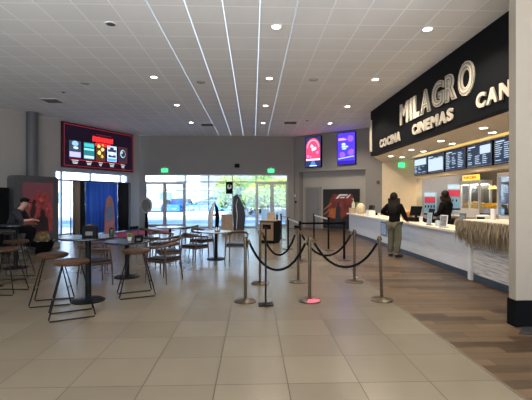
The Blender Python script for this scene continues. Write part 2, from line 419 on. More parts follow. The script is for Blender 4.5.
MB().b2(.008, .012, .2, .67, .4, .77).build('notice_sheet', mat('pale_blue_print', (.30, .42, .62), .4, var=.3, vscale=12), pf)
b = MB(); b.b2(-.04, .06, -4.73, -4.63, 0, 1.1); b.build('end_post', mat('post_white', (.66, .64, .62), .5), ct)

bc = thing('bar_counter', 'raised near bar counter faced in whitewashed planks with a dried grass fringe', 'counter', (4.28, 6.2, 0))
MB().b2(0.0, .6, -1.22, 1.16, .13, 1.13).build('plank_front', M_cplank, bc)
MB().b2(.01, .6, -1.22, 1.16, 0, .13).build('kickplate', M_kick, bc)
MB().b2(-.12, .7, -1.22, 1.3, 1.13, 1.18, bev=.008).build('countertop', MATS['cream_stone'], bc)
b = MB()
for i in range(1300):
    y = random.uniform(-1.22, 1.42); l_ = random.uniform(.22, .46) * (1 if y < 1.1 else .9); x = -.13 - random.random()*.07
    z0 = 1.14 + random.uniform(-.03, .03); wv = random.uniform(.006, .016); dy = random.gauss(0, .05); dx = random.uniform(-.05, .03)
    p0 = (x, y, z0); p1 = (x+dx*.4-.02, y+dy*.4, z0-l_*.5); p2 = (x+dx, y+dy, z0-l_)
    b.bm.faces.new([b.bm.verts.new(v) for v in ((p0[0], p0[1]-wv, p0[2]), (p0[0]+.004, p0[1]+wv, p0[2]), (p1[0], p1[1]+wv, p1[2]), (p1[0], p1[1]-wv, p1[2]))])
    b.bm.faces.new([b.bm.verts.new(v) for v in ((p1[0], p1[1]-wv, p1[2]), (p1[0]+.004, p1[1]+wv, p1[2]), (p2[0], p2[1]+wv*.3, p2[2]), (p2[0], p2[1]-wv*.3, p2[2]))])
fr = b.build('grass_fringe', mat('dried_grass', (.25, .19, .12), .9, var=.6, vscale=18, stretch=(1, 3, .3)), bc); fr['kind'] = 'stuff'; fr['label'] = 'dried brown grass fringe'

# ------------------------------------------------------------------ lamps
M_lampon = glow('lamp_lens_warm', (1.0, .86, .66), 14)
M_lampoff = mat('lamp_lens_off', (.10, .10, .10), .4)
M_trimw = mat('white_trim', (.75, .74, .72), .5)
def downlight(x, y, z, lit, label, energy=60, color=(1, .86, .68), group='recessed ceiling lamps', ang=100, name='recessed_lamp'):
    t = thing(name, label, 'ceiling lamp', (x, y, z-.012), 0, group)
    n = 20; m = MB(); ring = []
    m.lathe([(.085, .012), (.085, .002), (.11, .0), (.115, .012)], (0, 0, 0), 20); m.build('trim_ring', M_trimw, t)
    MB().lathe([(.083, .012), (.083, .004)], (0, 0, 0), 20).build('lens', M_lampon if lit else M_lampoff, t)
    if lit:
        d = bpy.data.lights.new('lamp_light', 'SPOT'); d.energy = energy; d.color = color; d.spot_size = R(ang); d.spot_blend = .6; d.shadow_soft_size = .09
        o = bpy.data.objects.new('lamp_light', d); COL.objects.link(o); o.parent = t; o.location = (0, 0, -.03)
    return t
rows_y = (-5.0, -1.9, 1.3, 4.3, 7.4, 10.6, 13.75, 16.9)
nm = {.45: 'middle row', 3.4: 'right row by the black fascia', -2.7: 'left row'}
posn = ['nearest', 'nearest', 'nearest', 'nearest', 'nearest', 'second nearest', 'third nearest', 'farthest']
for X in (.45, 3.4, -2.7):
    for i, y in enumerate(rows_y):
        if X == 3.4 and 0 < y < 7: continue
        on = not (X == -2.7 and y < 8)
        lab = ('lit' if on else 'unlit') + ' round recessed ceiling lamp, ' + posn[i] + ' of the ' + nm[X]
        if y < 7: lab = 'round recessed ceiling lamp overhead, ahead of the entrance, out of the picture'
        downlight(X, y, CZ, on, lab, {.45: 74, 3.4: 160, -2.7: 9}[X], ang=140)
for i, (y) in enumerate((14.5, 12.6, 10.6, 8.6, 6.6)):
    downlight(5.25, y, 3.2, True, 'small lit soffit lamp over the counter, front row, ' + ['farthest', 'second from the far end', 'middle one', 'second from the near end', 'nearest'][i], 42, (1, .78, .50), 'soffit lamps over the counter', 120, 'soffit_lamp')
for i, (y) in enumerate((14.9, 13.0, 11.1, 9.2, 7.3)):
    downlight(5.84, y, 3.2, True, 'small lit soffit lamp over the counter, rear row, ' + ['farthest', 'second from the far end', 'middle one', 'second from the near end', 'nearest'][i], 42, (1, .78, .50), 'soffit lamps over the counter', 120, 'soffit_lamp')
# yellow light trough in the soffit
t = thing('light_trough', 'glowing yellow light trough in the soffit above the menu screens', 'lamp', (6.2, 10.4, 3.195))
MB().b2(-.16, .16, -4.4, 4.2, -.005, .003).build('diffuser', glow('trough_yellow', (1, .62, .12), .7), t)
MB().b2(-.18, -.16, -4.42, 4.22, -.02, .003).b2(.16, .18, -4.42, 4.22, -.02, .003).build('rim', M_trimw, t)
# kitchen lights: ceiling strips above the back counter
for y in (7.5, 11.0, 14.0):
    t = thing('kitchen_strip_lamp', 'strip lamp on the kitchen ceiling behind the menu screens, ' + {7.5: 'near end', 11.0: 'middle', 14.0: 'far end'}[y], 'ceiling lamp', (7.9, y, 3.17), 0, 'kitchen strip lamps')
    MB().b2(-.12, .12, -.6, .6, -.01, .03).build('diffuser', glow('strip_white', (1, .95, .85), 3.0), t)
    d = bpy.data.lights.new('strip_light', 'AREA'); d.shape = 'RECTANGLE'; d.size = .24; d.size_y = 1.2; d.energy = 16; d.color = (1, .88, .72)
    o = bpy.data.objects.new('strip_light', d); COL.objects.link(o); o.parent = t; o.location = (0, 0, -.02)

# glowing lines added on the ceiling grid, imitating window glare on its bars
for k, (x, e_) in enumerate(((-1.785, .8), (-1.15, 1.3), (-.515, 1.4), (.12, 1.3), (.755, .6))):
    t = thing('ceiling_glare_line', 'thin cool white glare line along the ceiling, ' + ['leftmost', 'second from the left', 'middle one', 'second from the right', 'faint rightmost'][k] + ' of the five', 'glare line', (x, 11, CZ), 0, 'thin glare lines in the ceiling')
    MB().b2(-.006, .006, -10, 9.3, -.008, -.001).build('lens', glow('glare_cool_%d' % k, (.66, .80, 1.0), e_), t)  # glowing line imitating glare, no lamp lens
    MB().b2(-.013, -.009, -10, 9.3, -.008, 0).b2(.009, .013, -10, 9.3, -.008, 0).build('glare_line_edge', M_trimw, t)
# ceiling fittings
def disc(name, lab, cat, x, y, r, m, h=.03, grp=None):
    o = MB().lathe([(r, 0), (r*.95, -h*.6), (r*.5, -h)], (0, 0, 0), 20).build(name, m, None, (x, y, CZ), smooth=True); return tag(o, lab, cat, grp)
M_spk = mat('speaker_grille', (.40, .36, .31), .8)
disc('ceiling_speaker', 'round beige ceiling speaker left of the middle lamp row', 'speaker', -1.48, 11.01, .13, M_spk)
disc('ceiling_speaker', 'round beige ceiling speaker right of the middle lamp row', 'speaker', 1.68, 10.67, .13, M_spk)
disc('ceiling_speaker', 'round ceiling speaker near the left wall, beside the video wall', 'speaker', -4.82, 11.22, .12, M_spk)
disc('smoke_detector', 'small dark round detector on the ceiling at the upper left', 'detector', -3.35, 6.2, .05, M_lampoff)
disc('sprinkler_head', 'small sprinkler head on the ceiling above the big video wall', 'sprinkler', -5.9, 12.2, .05, M_lampoff)
disc('sprinkler_head', 'small sprinkler head on the ceiling at the far right by the wall screens', 'sprinkler', 2.3, 16.3, .05, M_lampoff)
for (x, y, lab) in ((-6.8, 13.3, 'dark square air vent in the ceiling near the left wall'), (-2.06, 17.4, 'square air vent in the ceiling before the left exit door'), (1.63, 16.8, 'square air vent in the ceiling left of the red wall screen')):
    t = thing('air_vent', lab, 'air vent', (x, y, CZ)); m = MB()
    for k in (-1, 1): m.b2(-.3, .3, k*.28-.02, k*.28+.02, -.015, 0); m.b2(k*.28-.02, k*.28+.02, -.26, .26, -.015, 0)
    m.build('frame', M_trimw, t); m = MB()
    for k in range(6): m.box((0, -.22+k*.088, -.012), (.52, .05, .006), rot=Matrix.Rotation(.5, 4, 'X'))
    m.build('slats', M_lampoff, t)
# track and exit signs
M_green = glow('exit_green', (.05, 1.0, .30), 1.6)
def exit_sign(x, y, z, rz, lab, s=1.0):
    t = thing('exit_sign', lab, 'exit sign', (x, y, z), rz)
    MB().box((0, 0, 0), (.36*s, .05, .22*s), bev=.008).build('housing', mat('sign_housing', (.25, .5, .33), .4, emit=(.03, .8, .25), es=.5), t)
    text_obj('lettering', 'EXIT', M_green, t, (-.145*s, -.028, -.07*s), (1, 0, 0), (0, 0, 1), .29*s, .14*s, .008, .02)
    MB().b2(-.03, .03, -.015, .015, .11*s, .11*s+.08).build('bracket', M_trimw, t)
exit_sign(-4.68, 20.57, 3.06, 0, 'green lit exit sign above the left glazed doors')
exit_sign(.96, 20.57, 3.06, 0, 'green lit exit sign above the right glazed doors')
exit_sign(6.3, 16.15, 3.0, R(20), 'green lit exit sign hanging before the cream concession wall', .95)
tag(MB().box((0, 0, 0), (.26, .08, .2), bev=.01).build('wall_box', M_black, None, (-.85, 20.56, 3.32)), 'small dark square box on the wall between the two exit signs', 'wall box')

# ------------------------------------------------------------------ screens
def wall_frame(P, s, z, off, N, Uv):
    p = P(s, off); return p
def screen_basis(origin, u):            # u = picture right
    return Vector(origin), Vector((u[0], u[1], 0)).normalized()
class Pic:
    """flat artwork patches laid on a screen: u to the right, v up, slightly raised per layer"""
    def __init__(s, parent, O, U): s.p = parent; s.O = Vector(O); s.U = Vector((U[0], U[1], 0)).normalized(); s.N = s.U.cross(Vector((0, 0, 1)))
    def pt(s, u, v, d): return s.O + s.U*u + Vector((0, 0, v)) + s.N*d
    def rect(s, u0, u1, v0, v1, m, d=.002, name='picture'): return s.poly([(u0, v0), (u1, v0), (u1, v1), (u0, v1)], m, d, name)
    def poly(s, pts, m, d=.003, name='picture'):
        b = MB(); f = [s.pt(u, v, d) for u, v in pts]; b.poly(f); return b.build(name, m, s.p)
    def many(s, polys, m, d=.004, name='picture'):
        b = MB()
        for pts in polys: b.poly([s.pt(u, v, d) for u, v in pts])
        return b.build(name, m, s.p)
    def slab(s, u0, u1, v0, v1, d0, d1, m, name):
        b = MB(); P = [s.pt(u0, 0, d0), s.pt(u1, 0, d0), s.pt(u1, 0, d1), s.pt(u0, 0, d1)]
        b.prism([(p.x, p.y) for p in P], s.O.z+v0, s.O.z+v1); return b.build(name, m, s.p)
def R4(u0, u1, v0, v1): return [(u0, v0), (u1, v0), (u1, v1), (u0, v1)]
def ell(cu, cv, a, b, n=14): return [(cu+a*math.cos(2*PI*i/n), cv+b*math.sin(2*PI*i/n)) for i in range(n)]
def blob(cu, cv, r, n=9, j=.4): return [(cu+r*(1-j*random.random())*math.cos(2*PI*i/n), cv+r*(1-j*random.random())*math.sin(2*PI*i/n)) for i in range(n)]

# video wall above the shopfront window
q = LP(2.42, .11)
t = thing('video_wall', 'large black video wall with red title and five film pictures above the shopfront window', 'screen', (0, 0, 0))
P = Pic(t, (q.x, q.y, 2.93), LU)
W_, H_ = 3.9, 1.86
P.slab(-.03, W_+.03, -.03, H_+.03, -.108, -.02, mat('screen_edge', (.05, .012, .012), .4), 'housing')
P.slab(0, W_, 0, H_, -.02, 0, mat('screen_black', (.006, .006, .008), .5, emit=(.004, .002, .006), es=1, spec=.15), 'panel')
red = glow('screen_red', (1, .03, .03), 1.1); dred = glow('screen_dark_red', (.5, .02, .03), .45)
P.many([R4(.04, .07, .04, H_-.04), R4(W_-.07, W_-.04, .04, H_-.04), R4(.07, W_-.07, .04, .07), R4(.07, W_-.07, H_-.07, H_-.04)], dred, .002, 'red_border')
ti = []
u = 1.45
for k in range(13):
    w_ = random.uniform(.06, .095); ti.append([(u, 1.24+random.uniform(-.02, .02)), (u+w_*.9, 1.24), (u+w_, 1.47+random.uniform(-.03, .03)), (u+.01, 1.47)]); u += w_+.012
u = 1.6
for k in range(10):
    w_ = random.uniform(.06, .095); ti.append([(u, 1.05), (u+w_*.9, 1.05+random.uniform(-.02, .02)), (u+w_, 1.2), (u+.01, 1.2+random.uniform(-.02, .02))]); u += w_+.012
P.many(ti, red, .003, 'red_title')
P.many([R4(1.65+i*.1, 1.72+i*.1, 1.55, 1.585) for i in range(9)], dred, .003, 'small_caption')
posters = [(.28, .86, (.03, .05, .08), [(ell(.57, 1.02, .16, .12), (.25, .45, .6)), (ell(.6, .84, .13, .06), (.5, .6, .65)), (R4(.3, .84, .44, .66), (.45, .42, .95))]),
           (1.0, 1.55, (.02, .16, .20), [(R4(1.02, 1.53, .95, 1.10), (.05, .45, .48)), (R4(1.02, 1.53, .80, .88), (.25, .7, .7)), (R4(1.02, 1.53, .44, .56), (.5, .6, .8))]),
           (1.66, 2.14, (.05, .03, .01), [(blob(1.8, 1.05, .1), (.8, .5, .1)), (blob(2.0, .92, .12), (.75, .65, .3)), (blob(1.82, .75, .12), (.8, .6, .12)), (blob(1.98, .6, .1), (.7, .4, .1)), (blob(2.02, 1.12, .07), (.6, .3, .1))]),
           (2.28, 2.83, (.5, .7, .95), [(R4(2.32, 2.8, .86, .98), (.02, .03, .1)), (ell(2.55, 1.02, .12, .07), (.02, .03, .08)), (R4(2.34, 2.78, .6, .72), (.03, .05, .15)), (ell(2.55, .78, .1, .09), (.9, .95, 1)), (R4(2.3, 2.81, .42, .55), (.1, .3, .9))]),
           (2.97, 3.48, (.02, .02, .03), [(ell(3.22, .84, .17, .2), (.30, .5, .62)), (ell(3.24, .84, .13, .16), (.02, .02, .03)), (ell(3.15, .9, .07, .06), (.4, .5, .55))])]
for i, (a, b_, base, art) in enumerate(posters):
    z1 = 1.14 if i != 2 else 1.2
    P.rect(a, b_, .40, z1, glow('poster_%d' % i, base, 1.2), .003, 'film_picture')
    for k, (pts, colr) in enumerate(art): P.poly(pts, glow('poster_%d_%d' % (i, k), colr, 1.2), .004+.001*k, 'film_picture_detail')
    P.many([R4(a+.12, b_-.12, .28, .31), R4(a+.16, b_-.16, .20, .24), R4(a+.18, b_-.18, .15, .18)], glow('screen_text', (.8, .8, .85), .7), .003, 'caption')
    if i in (2, 4): P.many([R4(a-.02, a, .38, z1+.02), R4(b_, b_+.02, .38, z1+.02), R4(a, b_, z1, z1+.02), R4(a, b_, .38, .40)], dred, .003, 'red_frame')
P.many([R4(.3, 3.2, .325, .337)], red, .0025, 'red_line')
P.many([R4(W_/2-.006, W_/2+.006, 0, H_), R4(0, W_, H_/2-.005, H_/2+.005)], mat('seam', (.004, .004, .004), .5), .012, 'panel_seam')

# two upright screens on the right wall
def upright(s0, s1, z0, z1, lab, bodycol):
    q = RP(s0, .10); t = thing('wall_screen', lab, 'screen', (0, 0, 0)); P = Pic(t, (q.x, q.y, z0), RU)
    P.slab(0, s1-s0, 0, z1-z0, -.1, -.01, M_black, 'housing'); w_, h_ = s1-s0, z1-z0
    P.rect(.03, w_-.03, .03, h_-.03, bodycol, .0, 'display')
    return P, w_, h_
P, w_, h_ = upright(1.1, 2.08, 3.18, 4.79, 'upright wall screen with a red picture, left of the two', glow('poster_navy', (.02, .03, .12), 1.2))
arch = [(.08, .35)] + [(.49+.41*math.cos(a), 1.05+.45*math.sin(a)) for a in [PI-PI*i/12 for i in range(13)]] + [(.9, .35)]
P.poly(arch, glow('poster_red', (1, .05, .12), 1.5), .002, 'red_picture')
arch2 = [(.49+.36*math.cos(a), 1.02+.42*math.sin(a)) for a in [PI-PI*i/12 for i in range(13)]]
arch3 = [(.49+.31*math.cos(a), 1.02+.36*math.sin(a)) for a in [PI*i/12 for i in range(13)]]
P.poly(arch2+arch3, glow('poster_pink', (1, .35, .42), 1.4), .003, 'pink_arch')
P.many([blob(.42, 1.1, .11), blob(.58, .98, .13), blob(.47, .92, .08)], glow('poster_ice', (.45, .7, .9), 1.5), .004, 'pale_figure')
P.many([blob(.5, 1.02, .05), blob(.6, 1.08, .05)], glow('poster_navy', (.02, .03, .12), 1.2), .005, 'dark_detail')
P.many([blob(.2, .6, .09), blob(.35, .55, .06), blob(.75, .75, .1)], glow('poster_violet', (.65, .2, .75), 1.3), .004, 'violet_detail')
P.rect(.08, .9, .37, .44, glow('poster_white', (.9, .9, .95), 1.5), .005, 'white_lettering_band')
P.poly([(.3, .1), (.68, .1), (.56, .33), (.42, .33)], glow('poster_blue', (.05, .2, .6), 1.3), .004, 'blue_base')
P.rect(.28, .72, .07, .1, glow('poster_white', (.9, .9, .95), 1.5), .005, 'caption')
P, w_, h_ = upright(2.98, 3.96, 3.22, 4.80, 'upright wall screen with a violet blue picture, right of the two', glow('poster_ultra', (.06, .03, .85), 1.5))
P.many([blob(.7, 1.25, .22), blob(.25, .5, .2), blob(.75, .6, .2)], glow('poster_purple', (.22, .08, .95), 1.5), .002, 'purple_cloud')
P.many([R4(.07, .5, 1.2, 1.26), R4(.07, .4, 1.28, 1.31)], glow('poster_lilac', (.65, .3, .95), 1.5), .003, 'lilac_bar')
P.many([ell(.35, 1.0, .11, .07), ell(.42, .88, .19, .05), ell(.38, .78, .13, .035)], glow('poster_sky', (.35, .55, 1), 1.5), .003, 'pale_emblem')
P.many([[(.06, .28), (.9, .38), (.9, .42), (.06, .32)]], glow('poster_sky', (.35, .55, 1), 1.5), .003, 'pale_sweep')
P.rect(.04, .94, .04, .2, glow('poster_deep', (.02, .01, .3), 1.2), .003, 'dark_foot')

# menu screens over the counter
names = ['farthest', 'second from the far end', 'middle', 'second from the near end', 'nearest']
ys = [(15.50, 14.35), (14.3, 13.03), (12.96, 11.7), (11.63, 10.38), (10.3, 9.08), (9.0, 7.8)]
M_navy = glow('menu_navy', (.012, .028, .065), 1.0); M_mtext = glow('menu_text', (.55, .68, .85), 1.0); M_mlight = glow('menu_light', (.5, .62, .78), 1.0)
for i, (ya, yb) in enumerate(ys):
    lab = ['farthest menu screen with a pale upper half above the counter', 'menu screen mostly pale blue, second from the far end', 'menu screen with columns of small print, middle of the row', 'menu screen with a pale box in its upper corner, left of the partly hidden one', 'menu screen cut by the partition, nearest one seen', 'menu screen hidden by the partition at the near end of the row'][i]
    t = thing('menu_screen', lab, 'menu screen', (0, 0, 0), 0, 'menu screens above the counter')
    P = Pic(t, (6.57, ya, 2.51), (0, -1)); w_ = ya-yb
    P.slab(0, w_, 0, .68, -.07, -.01, M_black, 'housing'); P.slab(.012, w_-.012, .012, .668, -.01, -.002, mat('bezel_silver', (.25, .28, .33), .3, metal=.6), 'bezel')
    P.rect(.035, w_-.035, .04, .64, M_navy, .0, 'display')
    rows = []
    if i == 0: P.rect(.06, w_-.06, .38, .62, M_mlight, .002, 'pale_box')
    if i == 1: P.rect(.08, w_-.08, .08, .52, M_mlight, .002, 'pale_box')
    if i == 3: P.rect(w_*.55, w_-.06, .36, .6, M_mlight, .002, 'pale_box')
    for cidx in range(3):
        for r_ in range(9):
            v = .09+r_*.055; u0 = .07+cidx*(w_-.14)/3; u1 = u0+random.uniform(.4, .85)*(w_-.14)/3
            if i == 0 and v > .34: continue
            if i == 1 and v < .53: continue
            if i == 3 and cidx > 0 and v > .33: continue
            if random.random() < .15: continue
            rows.append(R4(u0, u1, v, v+.018))
    P.many(rows, M_mtext, .002, 'printed_lines')
    P.many([R4(.08, .45, .585, .615)], M_mtext, .003, 'heading')

# ------------------------------------------------------------------ tables, stools, chairs
def make_table(h, r, name='bar_table', top=M_black, rb=.25):
    t = thing(name, 'x', 'table')
    MB().lathe([(r-.015, h-.032), (r, h-.024), (r, h-.006), (r-.006, h)], n=40).build('tabletop', top, t, smooth=True)
    MB().lathe([(.05, .02), (.045, .05), (.042, h-.06), (.10, h-.045), (.10, h-.03)], n=20).build('pedestal', M_blackm, t, smooth=True)
    MB().lathe([(rb, 0), (rb, .012), (rb-.02, .02), (.05, .03)], n=36).build('base_plate', M_blackm, t, smooth=True)
    return t
def place(o, x, y, rz=0, lab=None, z=0, grp=None):
    o.location = (x, y, z); o.rotation_euler.z = rz
    if lab: o['label'] = lab
    if grp: o['group'] = grp
    return o
M_tabtop = mat('dark_tabletop', (.012, .013, .017), .25, var=.1)
M_tabgrey = mat('grey_tabletop', (.20, .21, .23), .22, var=.06)
bt = make_table(1.0, .42, 'bar_table', M_tabtop); G = 'round pedestal tables'
place(bt, -2.57, 6.1, 0, 'tall round black bar table with a black napkin box, front left of the room', grp=G)
place(copy_tree(bt), -5.42, 8.99, 0, 'tall round black bar table before the seated person', grp=G)
place(copy_tree(bt), -4.78, 7.1, 0, 'tall round black bar table cut by the left edge of the picture', grp=G)
dt = make_table(.73, .43, 'pedestal_table', M_tabtop)
place(dt, -2.55, 7.89, 0, 'low round black pedestal table behind the front bar table, plant on it', grp=G)
dt = make_table(.73, .42, 'pedestal_table', M_tabgrey)
place(dt, -2.52, 11.78, 0, 'round table with a shiny pale top in front of the left glazed doors', grp=G)
place(copy_tree(dt), -.97, 10.14, 0, 'round table with a shiny top between the wooden chairs, nearest the rope posts', grp=G)
place(copy_tree(bt), -7.6, 10.2, 0, 'tall round black bar table far left behind the seated person, out of the picture', grp=G)

def make_stool():
    t = thing('bar_stool', 'x', 'stool')
    MB().lathe([(.19, .70), (.215, .715), (.22, .745), (.20, .76), (.0001, .752)], n=32).build('seat', M_seatwood, t, smooth=True)
    for s in (-1, 1):
        pts = [(-.11, s*.09, .715), (-.275, s*.19, .03), (-.265, s*.2, .01), (.265, s*.2, .01), (.275, s*.19, .03), (.11, s*.09, .715)]
        MB().tube(pts, .0095, 8).build('wire_leg_loop', M_blackm, t, smooth=True)
    MB().tube([(-.225, -.157, .235), (-.225, .157, .235)], .008, 8).tube([(.225, -.157, .235), (.225, .157, .235)], .008, 8).build('footrest', M_blackm, t, smooth=True)
    MB().b2(-.13, .13, -.1, .1, .700, .712).build('mounting_plate', M_blackm, t)
    return t
st = make_stool(); G = 'round wooden bar stools on wire legs'
place(st, -2.46, 5.32, R(27), 'wooden bar stool on wire legs, nearest the camera at the front bar table', grp=G)
place(copy_tree(st), -3.05, 5.97, R(18), 'wooden bar stool on wire legs behind the nearest one at the front bar table', grp=G)
place(copy_tree(st), -1.92, 6.4, R(24), 'wooden bar stool on wire legs standing alone right of the front bar table', grp=G)
place(copy_tree(st), -4.18, 6.65, R(-4), 'wooden bar stool on wire legs at the table cut by the left edge', grp=G)
place(copy_tree(st), -4.72, 7.85, R(10), 'wooden bar stool on wire legs between the two left bar tables', grp=G)
place(copy_tree(st), -6.03, 9.88, R(0), 'wooden bar stool under the seated person in dark clothes', grp=G)

M_seatblk = mat('black_vinyl', (.010, .010, .012), .4, var=.1, spec=.25)
def make_chair():
    """low armchair: curved wooden back rail running out into short arms, black seat; faces +y"""
    t = thing('elbow_chair', 'x', 'chair')
    MB().box((0, 0, .445), (.47, .44, .045), bev=.018).build('seat', M_seatblk, t, smooth=True)
    m = MB()
    for s in (-1, 1): m.box((s*.235, 0, .405), (.022, .42, .05), bev=.005)
    m.box((0, .2, .405), (.46, .022, .05), bev=.005); m.box((0, -.2, .405), (.46, .022, .05), bev=.005)
    m.build('seat_frame', M_wood, t)
    for s in (-1, 1):
        MB().tube([(s*.27, .215, 0), (s*.255, .205, .40), (s*.25, .17, .645)], [.012, .018, .014], 10).build('leg', M_wood, t, smooth=True)
        MB().tube([(s*.25, -.255, 0), (s*.235, -.215, .40), (s*.225, -.20, .68)], [.012, .018, .015], 10).build('leg', M_wood, t, smooth=True)
    pts = []; rr = []
    for i in range(17):
        a = PI + (PI*i/16); x = .285*math.cos(a); y = .30*math.sin(a)+.02; k = abs(i-8)/8
        if i == 0 or i == 16: y += .14
        pts.append((x, y, .66+.075*(1-k**1.4))); rr.append(.017+.012*(1-k))
    MB().tube(pts, rr, 10, flat=1.35).build('back_rail', M_wood, t, smooth=True)
    return t
ch = make_chair(); G = 'wooden elbow chairs with black seats'
place(ch, -2.92, 7.25, R(-50), 'dark elbow chair tucked between the front bar table and the low black table', grp=G)
for (x, y, a, lab) in (
    (-3.42, 8.5, -75, 'dark elbow chair on the far left side of the low black table'),
    (-1.72, 7.5, 65, 'wooden elbow chair right of the low black table, front one of the pair'),
    (-1.88, 8.55, 115, 'wooden elbow chair behind the front one, right of the low black table'),
    (-1.42, 9.45, -35, 'brown elbow chair pulled up at the near left of the pale round table'),
    (-1.42, 10.75, -120, 'elbow chair at the far left side of the pale round table by the rope posts'),
    (-.40, 9.72, 172, 'wooden elbow chair with its back to the windows, left of the rope posts'),
    (-3.0, 11.2, -40, 'elbow chair on the left of the far pale table'),
    (-2.35, 10.0, 4, 'dark elbow chair beyond the low black table with its back to the camera'),
    (-2.0, 12.1, 80, 'elbow chair right of the far pale table by the glazed doors')):
    place(copy_tree(ch), x, y, R(a), lab, grp=G)

# things on the tables
def napkin(x, y, z, lab, s=1.0):
    t = thing('napkin_box', lab, 'napkin box', (x, y, z), R(8)); m = MB()
    m.box((0, 0, .085*s), (.21*s, .12*s, .17*s), bev=.006); m.build('holder', M_black, t)
    MB().box((0, -.062*s, .06*s), (.10*s, .006, .06*s)).build('front_slot', mat('slot_grey', (.07, .065, .06), .5), t)
    MB().box((0, 0, .185*s), (.08*s, .06*s, .03*s), bev=.008).build('wood_knob', M_seatwood, t)
napkin(-2.50, 6.0, 1.0, 'black napkin box with a wooden top on the front bar table')
napkin(-2.28, 7.78, .73, 'black napkin box on the low black table beside the plant', .75)
t = thing('condiment_pot', 'small dark pot at the right of the front bar table', 'pot', (-2.27, 6.27, 1.0))
MB().lathe([(.035, 0), (.045, .03), (.045, .09), (.035, .1)]).build('pot', mat('dark_olive_glaze', (.04, .045, .03), .3), t, smooth=True); MB().lathe([(.03, .1), (.032, .115), (.01, .125)]).build('lid', M_black, t, smooth=True)
t = thing('potted_plant', 'small green plant in a white cup on the low black table', 'plant', (-2.52, 7.95, .73))
MB().lathe([(.03, 0), (.045, .07), (.04, .07)]).build('cup', M_white, t, smooth=True)
m = MB()
for k in range(26):
    a = random.random()*2*PI; r_ = random.uniform(.03, .1); h_ = random.uniform(.09, .16)
    m.tube([(0, 0, .06), (r_*.5*math.cos(a), r_*.5*math.sin(a), h_), (r_*math.cos(a), r_*math.sin(a), h_-.01)], [.004, .012, .002], 4, flat=.3)
m.build('leaves', mat('plant_green', (.12, .28, .04), .5, var=.3), t)
t = thing('condiment_caddy', 'small caddy with salt shakers on the pale round table by the rope posts', 'caddy', (-.93, 10.1, .73))
MB().box((0, 0, .012), (.14, .09, .024), bev=.004).tube([(-.06, 0, .02), (-.06, 0, .15), (.06, 0, .15), (.06, 0, .02)], .004, 6).build('rack', M_blackm, t)
for s in (-1, 1): MB().lathe([(.02, .024), (.022, .08), (.014, .1)], (s*.03, 0, 0), 12).build('shaker', M_white, t, smooth=True)

# ------------------------------------------------------------------ rope barrier
def make_post():
    t = thing('stanchion', 'x', 'stanchion')
    MB().lathe([(.168, 0), (.168, .012), (.14, .028), (.045, .042), (.03, .05)], n=36).build('base', M_base, t, smooth=True)
    MB().lathe([(.0245, .045), (.0245, .93), (.032, .935), (.032, .985), (.026, .99), (.026, 1.0), (.012, 1.005)], n=20).build('pole', M_bronze, t, smooth=True)
    m = MB()
    for k in range(4): m.box((.034*math.cos(k*PI/2), .034*math.sin(k*PI/2), .955), (.02, .02, .028), rz=k*PI/2, bev=.003)
    m.build('rope_hooks', M_bronze, t)
    return t
po = make_post(); G = 'brass stanchions holding the black ropes'
PP = [(-.12, 5.96), (.88, 5.95), (2.01, 5.95), (.13, 7.2), (.86, 7.31), (1.93, 7.27)]
labs = ['brass rope post, left of the front three', 'brass rope post with a pink patch on its base, middle of the front three', 'brass rope post, right of the front three, beside the wooden floor',
        'brass rope post, left of the rear three', 'brass rope post, middle of the rear three', 'brass rope post, right of the rear three']
for i, ((x, y), lb) in enumerate(zip(PP, labs)):
    o = po if i == 0 else copy_tree(po)
    place(o, x, y, R(i*17), lb, grp=G)
    if i == 2: o.rotation_euler.y = R(-3.4); o.location.z = .009
    if i == 1:
        m = MB(); zr_ = lambda q: .0305+(.14-q)/.095*.014 if q < .14 else .0145+(.168-q)/.028*.016
        rs = [.05, .10, .139, .16]; an = [R(-115+105*q/8) for q in range(9)]
        G_ = [[m.bm.verts.new((q*math.cos(w), q*math.sin(w), zr_(q))) for w in an] for q in rs]
        for q in range(3):
            for w in range(8): m.bm.faces.new((G_[q][w], G_[q+1][w], G_[q+1][w+1], G_[q][w+1]))
        k = m.build('pink_patch', mat('pink_tone', (.95, .10, .20), .5), o); k.rotation_euler.z = -o.rotation_euler.z; k['label'] = 'pink patch on the base'  # flat pink sector lying on the sloping top of the base
        k.matrix_parent_inverse = Matrix.Identity(4)
def rope(a, b, sag, lab):
    A = Vector((a[0], a[1], .945)); B = Vector((b[0], b[1], .945)); d = (B-A).normalized(); A += d*.05; B -= d*.05
    t = thing('velvet_rope', lab, 'rope', (A.x, A.y, 0), 0, 'black ropes between the brass posts'); O = Vector((A.x, A.y, 0)); pts = []
    for i in range(25):
        u = i/24; k = (math.cosh((u-.5)*3.2)-math.cosh(1.6))/(math.cosh(1.6)-1)
        p = A.lerp(B, u) - O; p.z += sag*k; pts.append(p)
    MB().tube(pts, .019, 10).build('cord', M_rope, t, smooth=True)
    for e, f_ in ((0, 1), (-1, -2)):
        p, q_ = pts[e], pts[f_]; dd = (q_-p).normalized()
        MB().tube([p-dd*.012, p+dd*.05], .023, 10).build('end_cap', M_bronze, t, smooth=True)
rope(PP[0], PP[1], .46, 'black rope hanging between the front left and front middle posts')
rope(PP[1], PP[2], .42, 'black rope hanging between the front middle and front right posts')
rope(PP[3], PP[4], .42, 'black rope hanging between the rear left and rear middle posts')
rope(PP[4], PP[5], .44, 'black rope hanging between the rear middle and rear right posts')

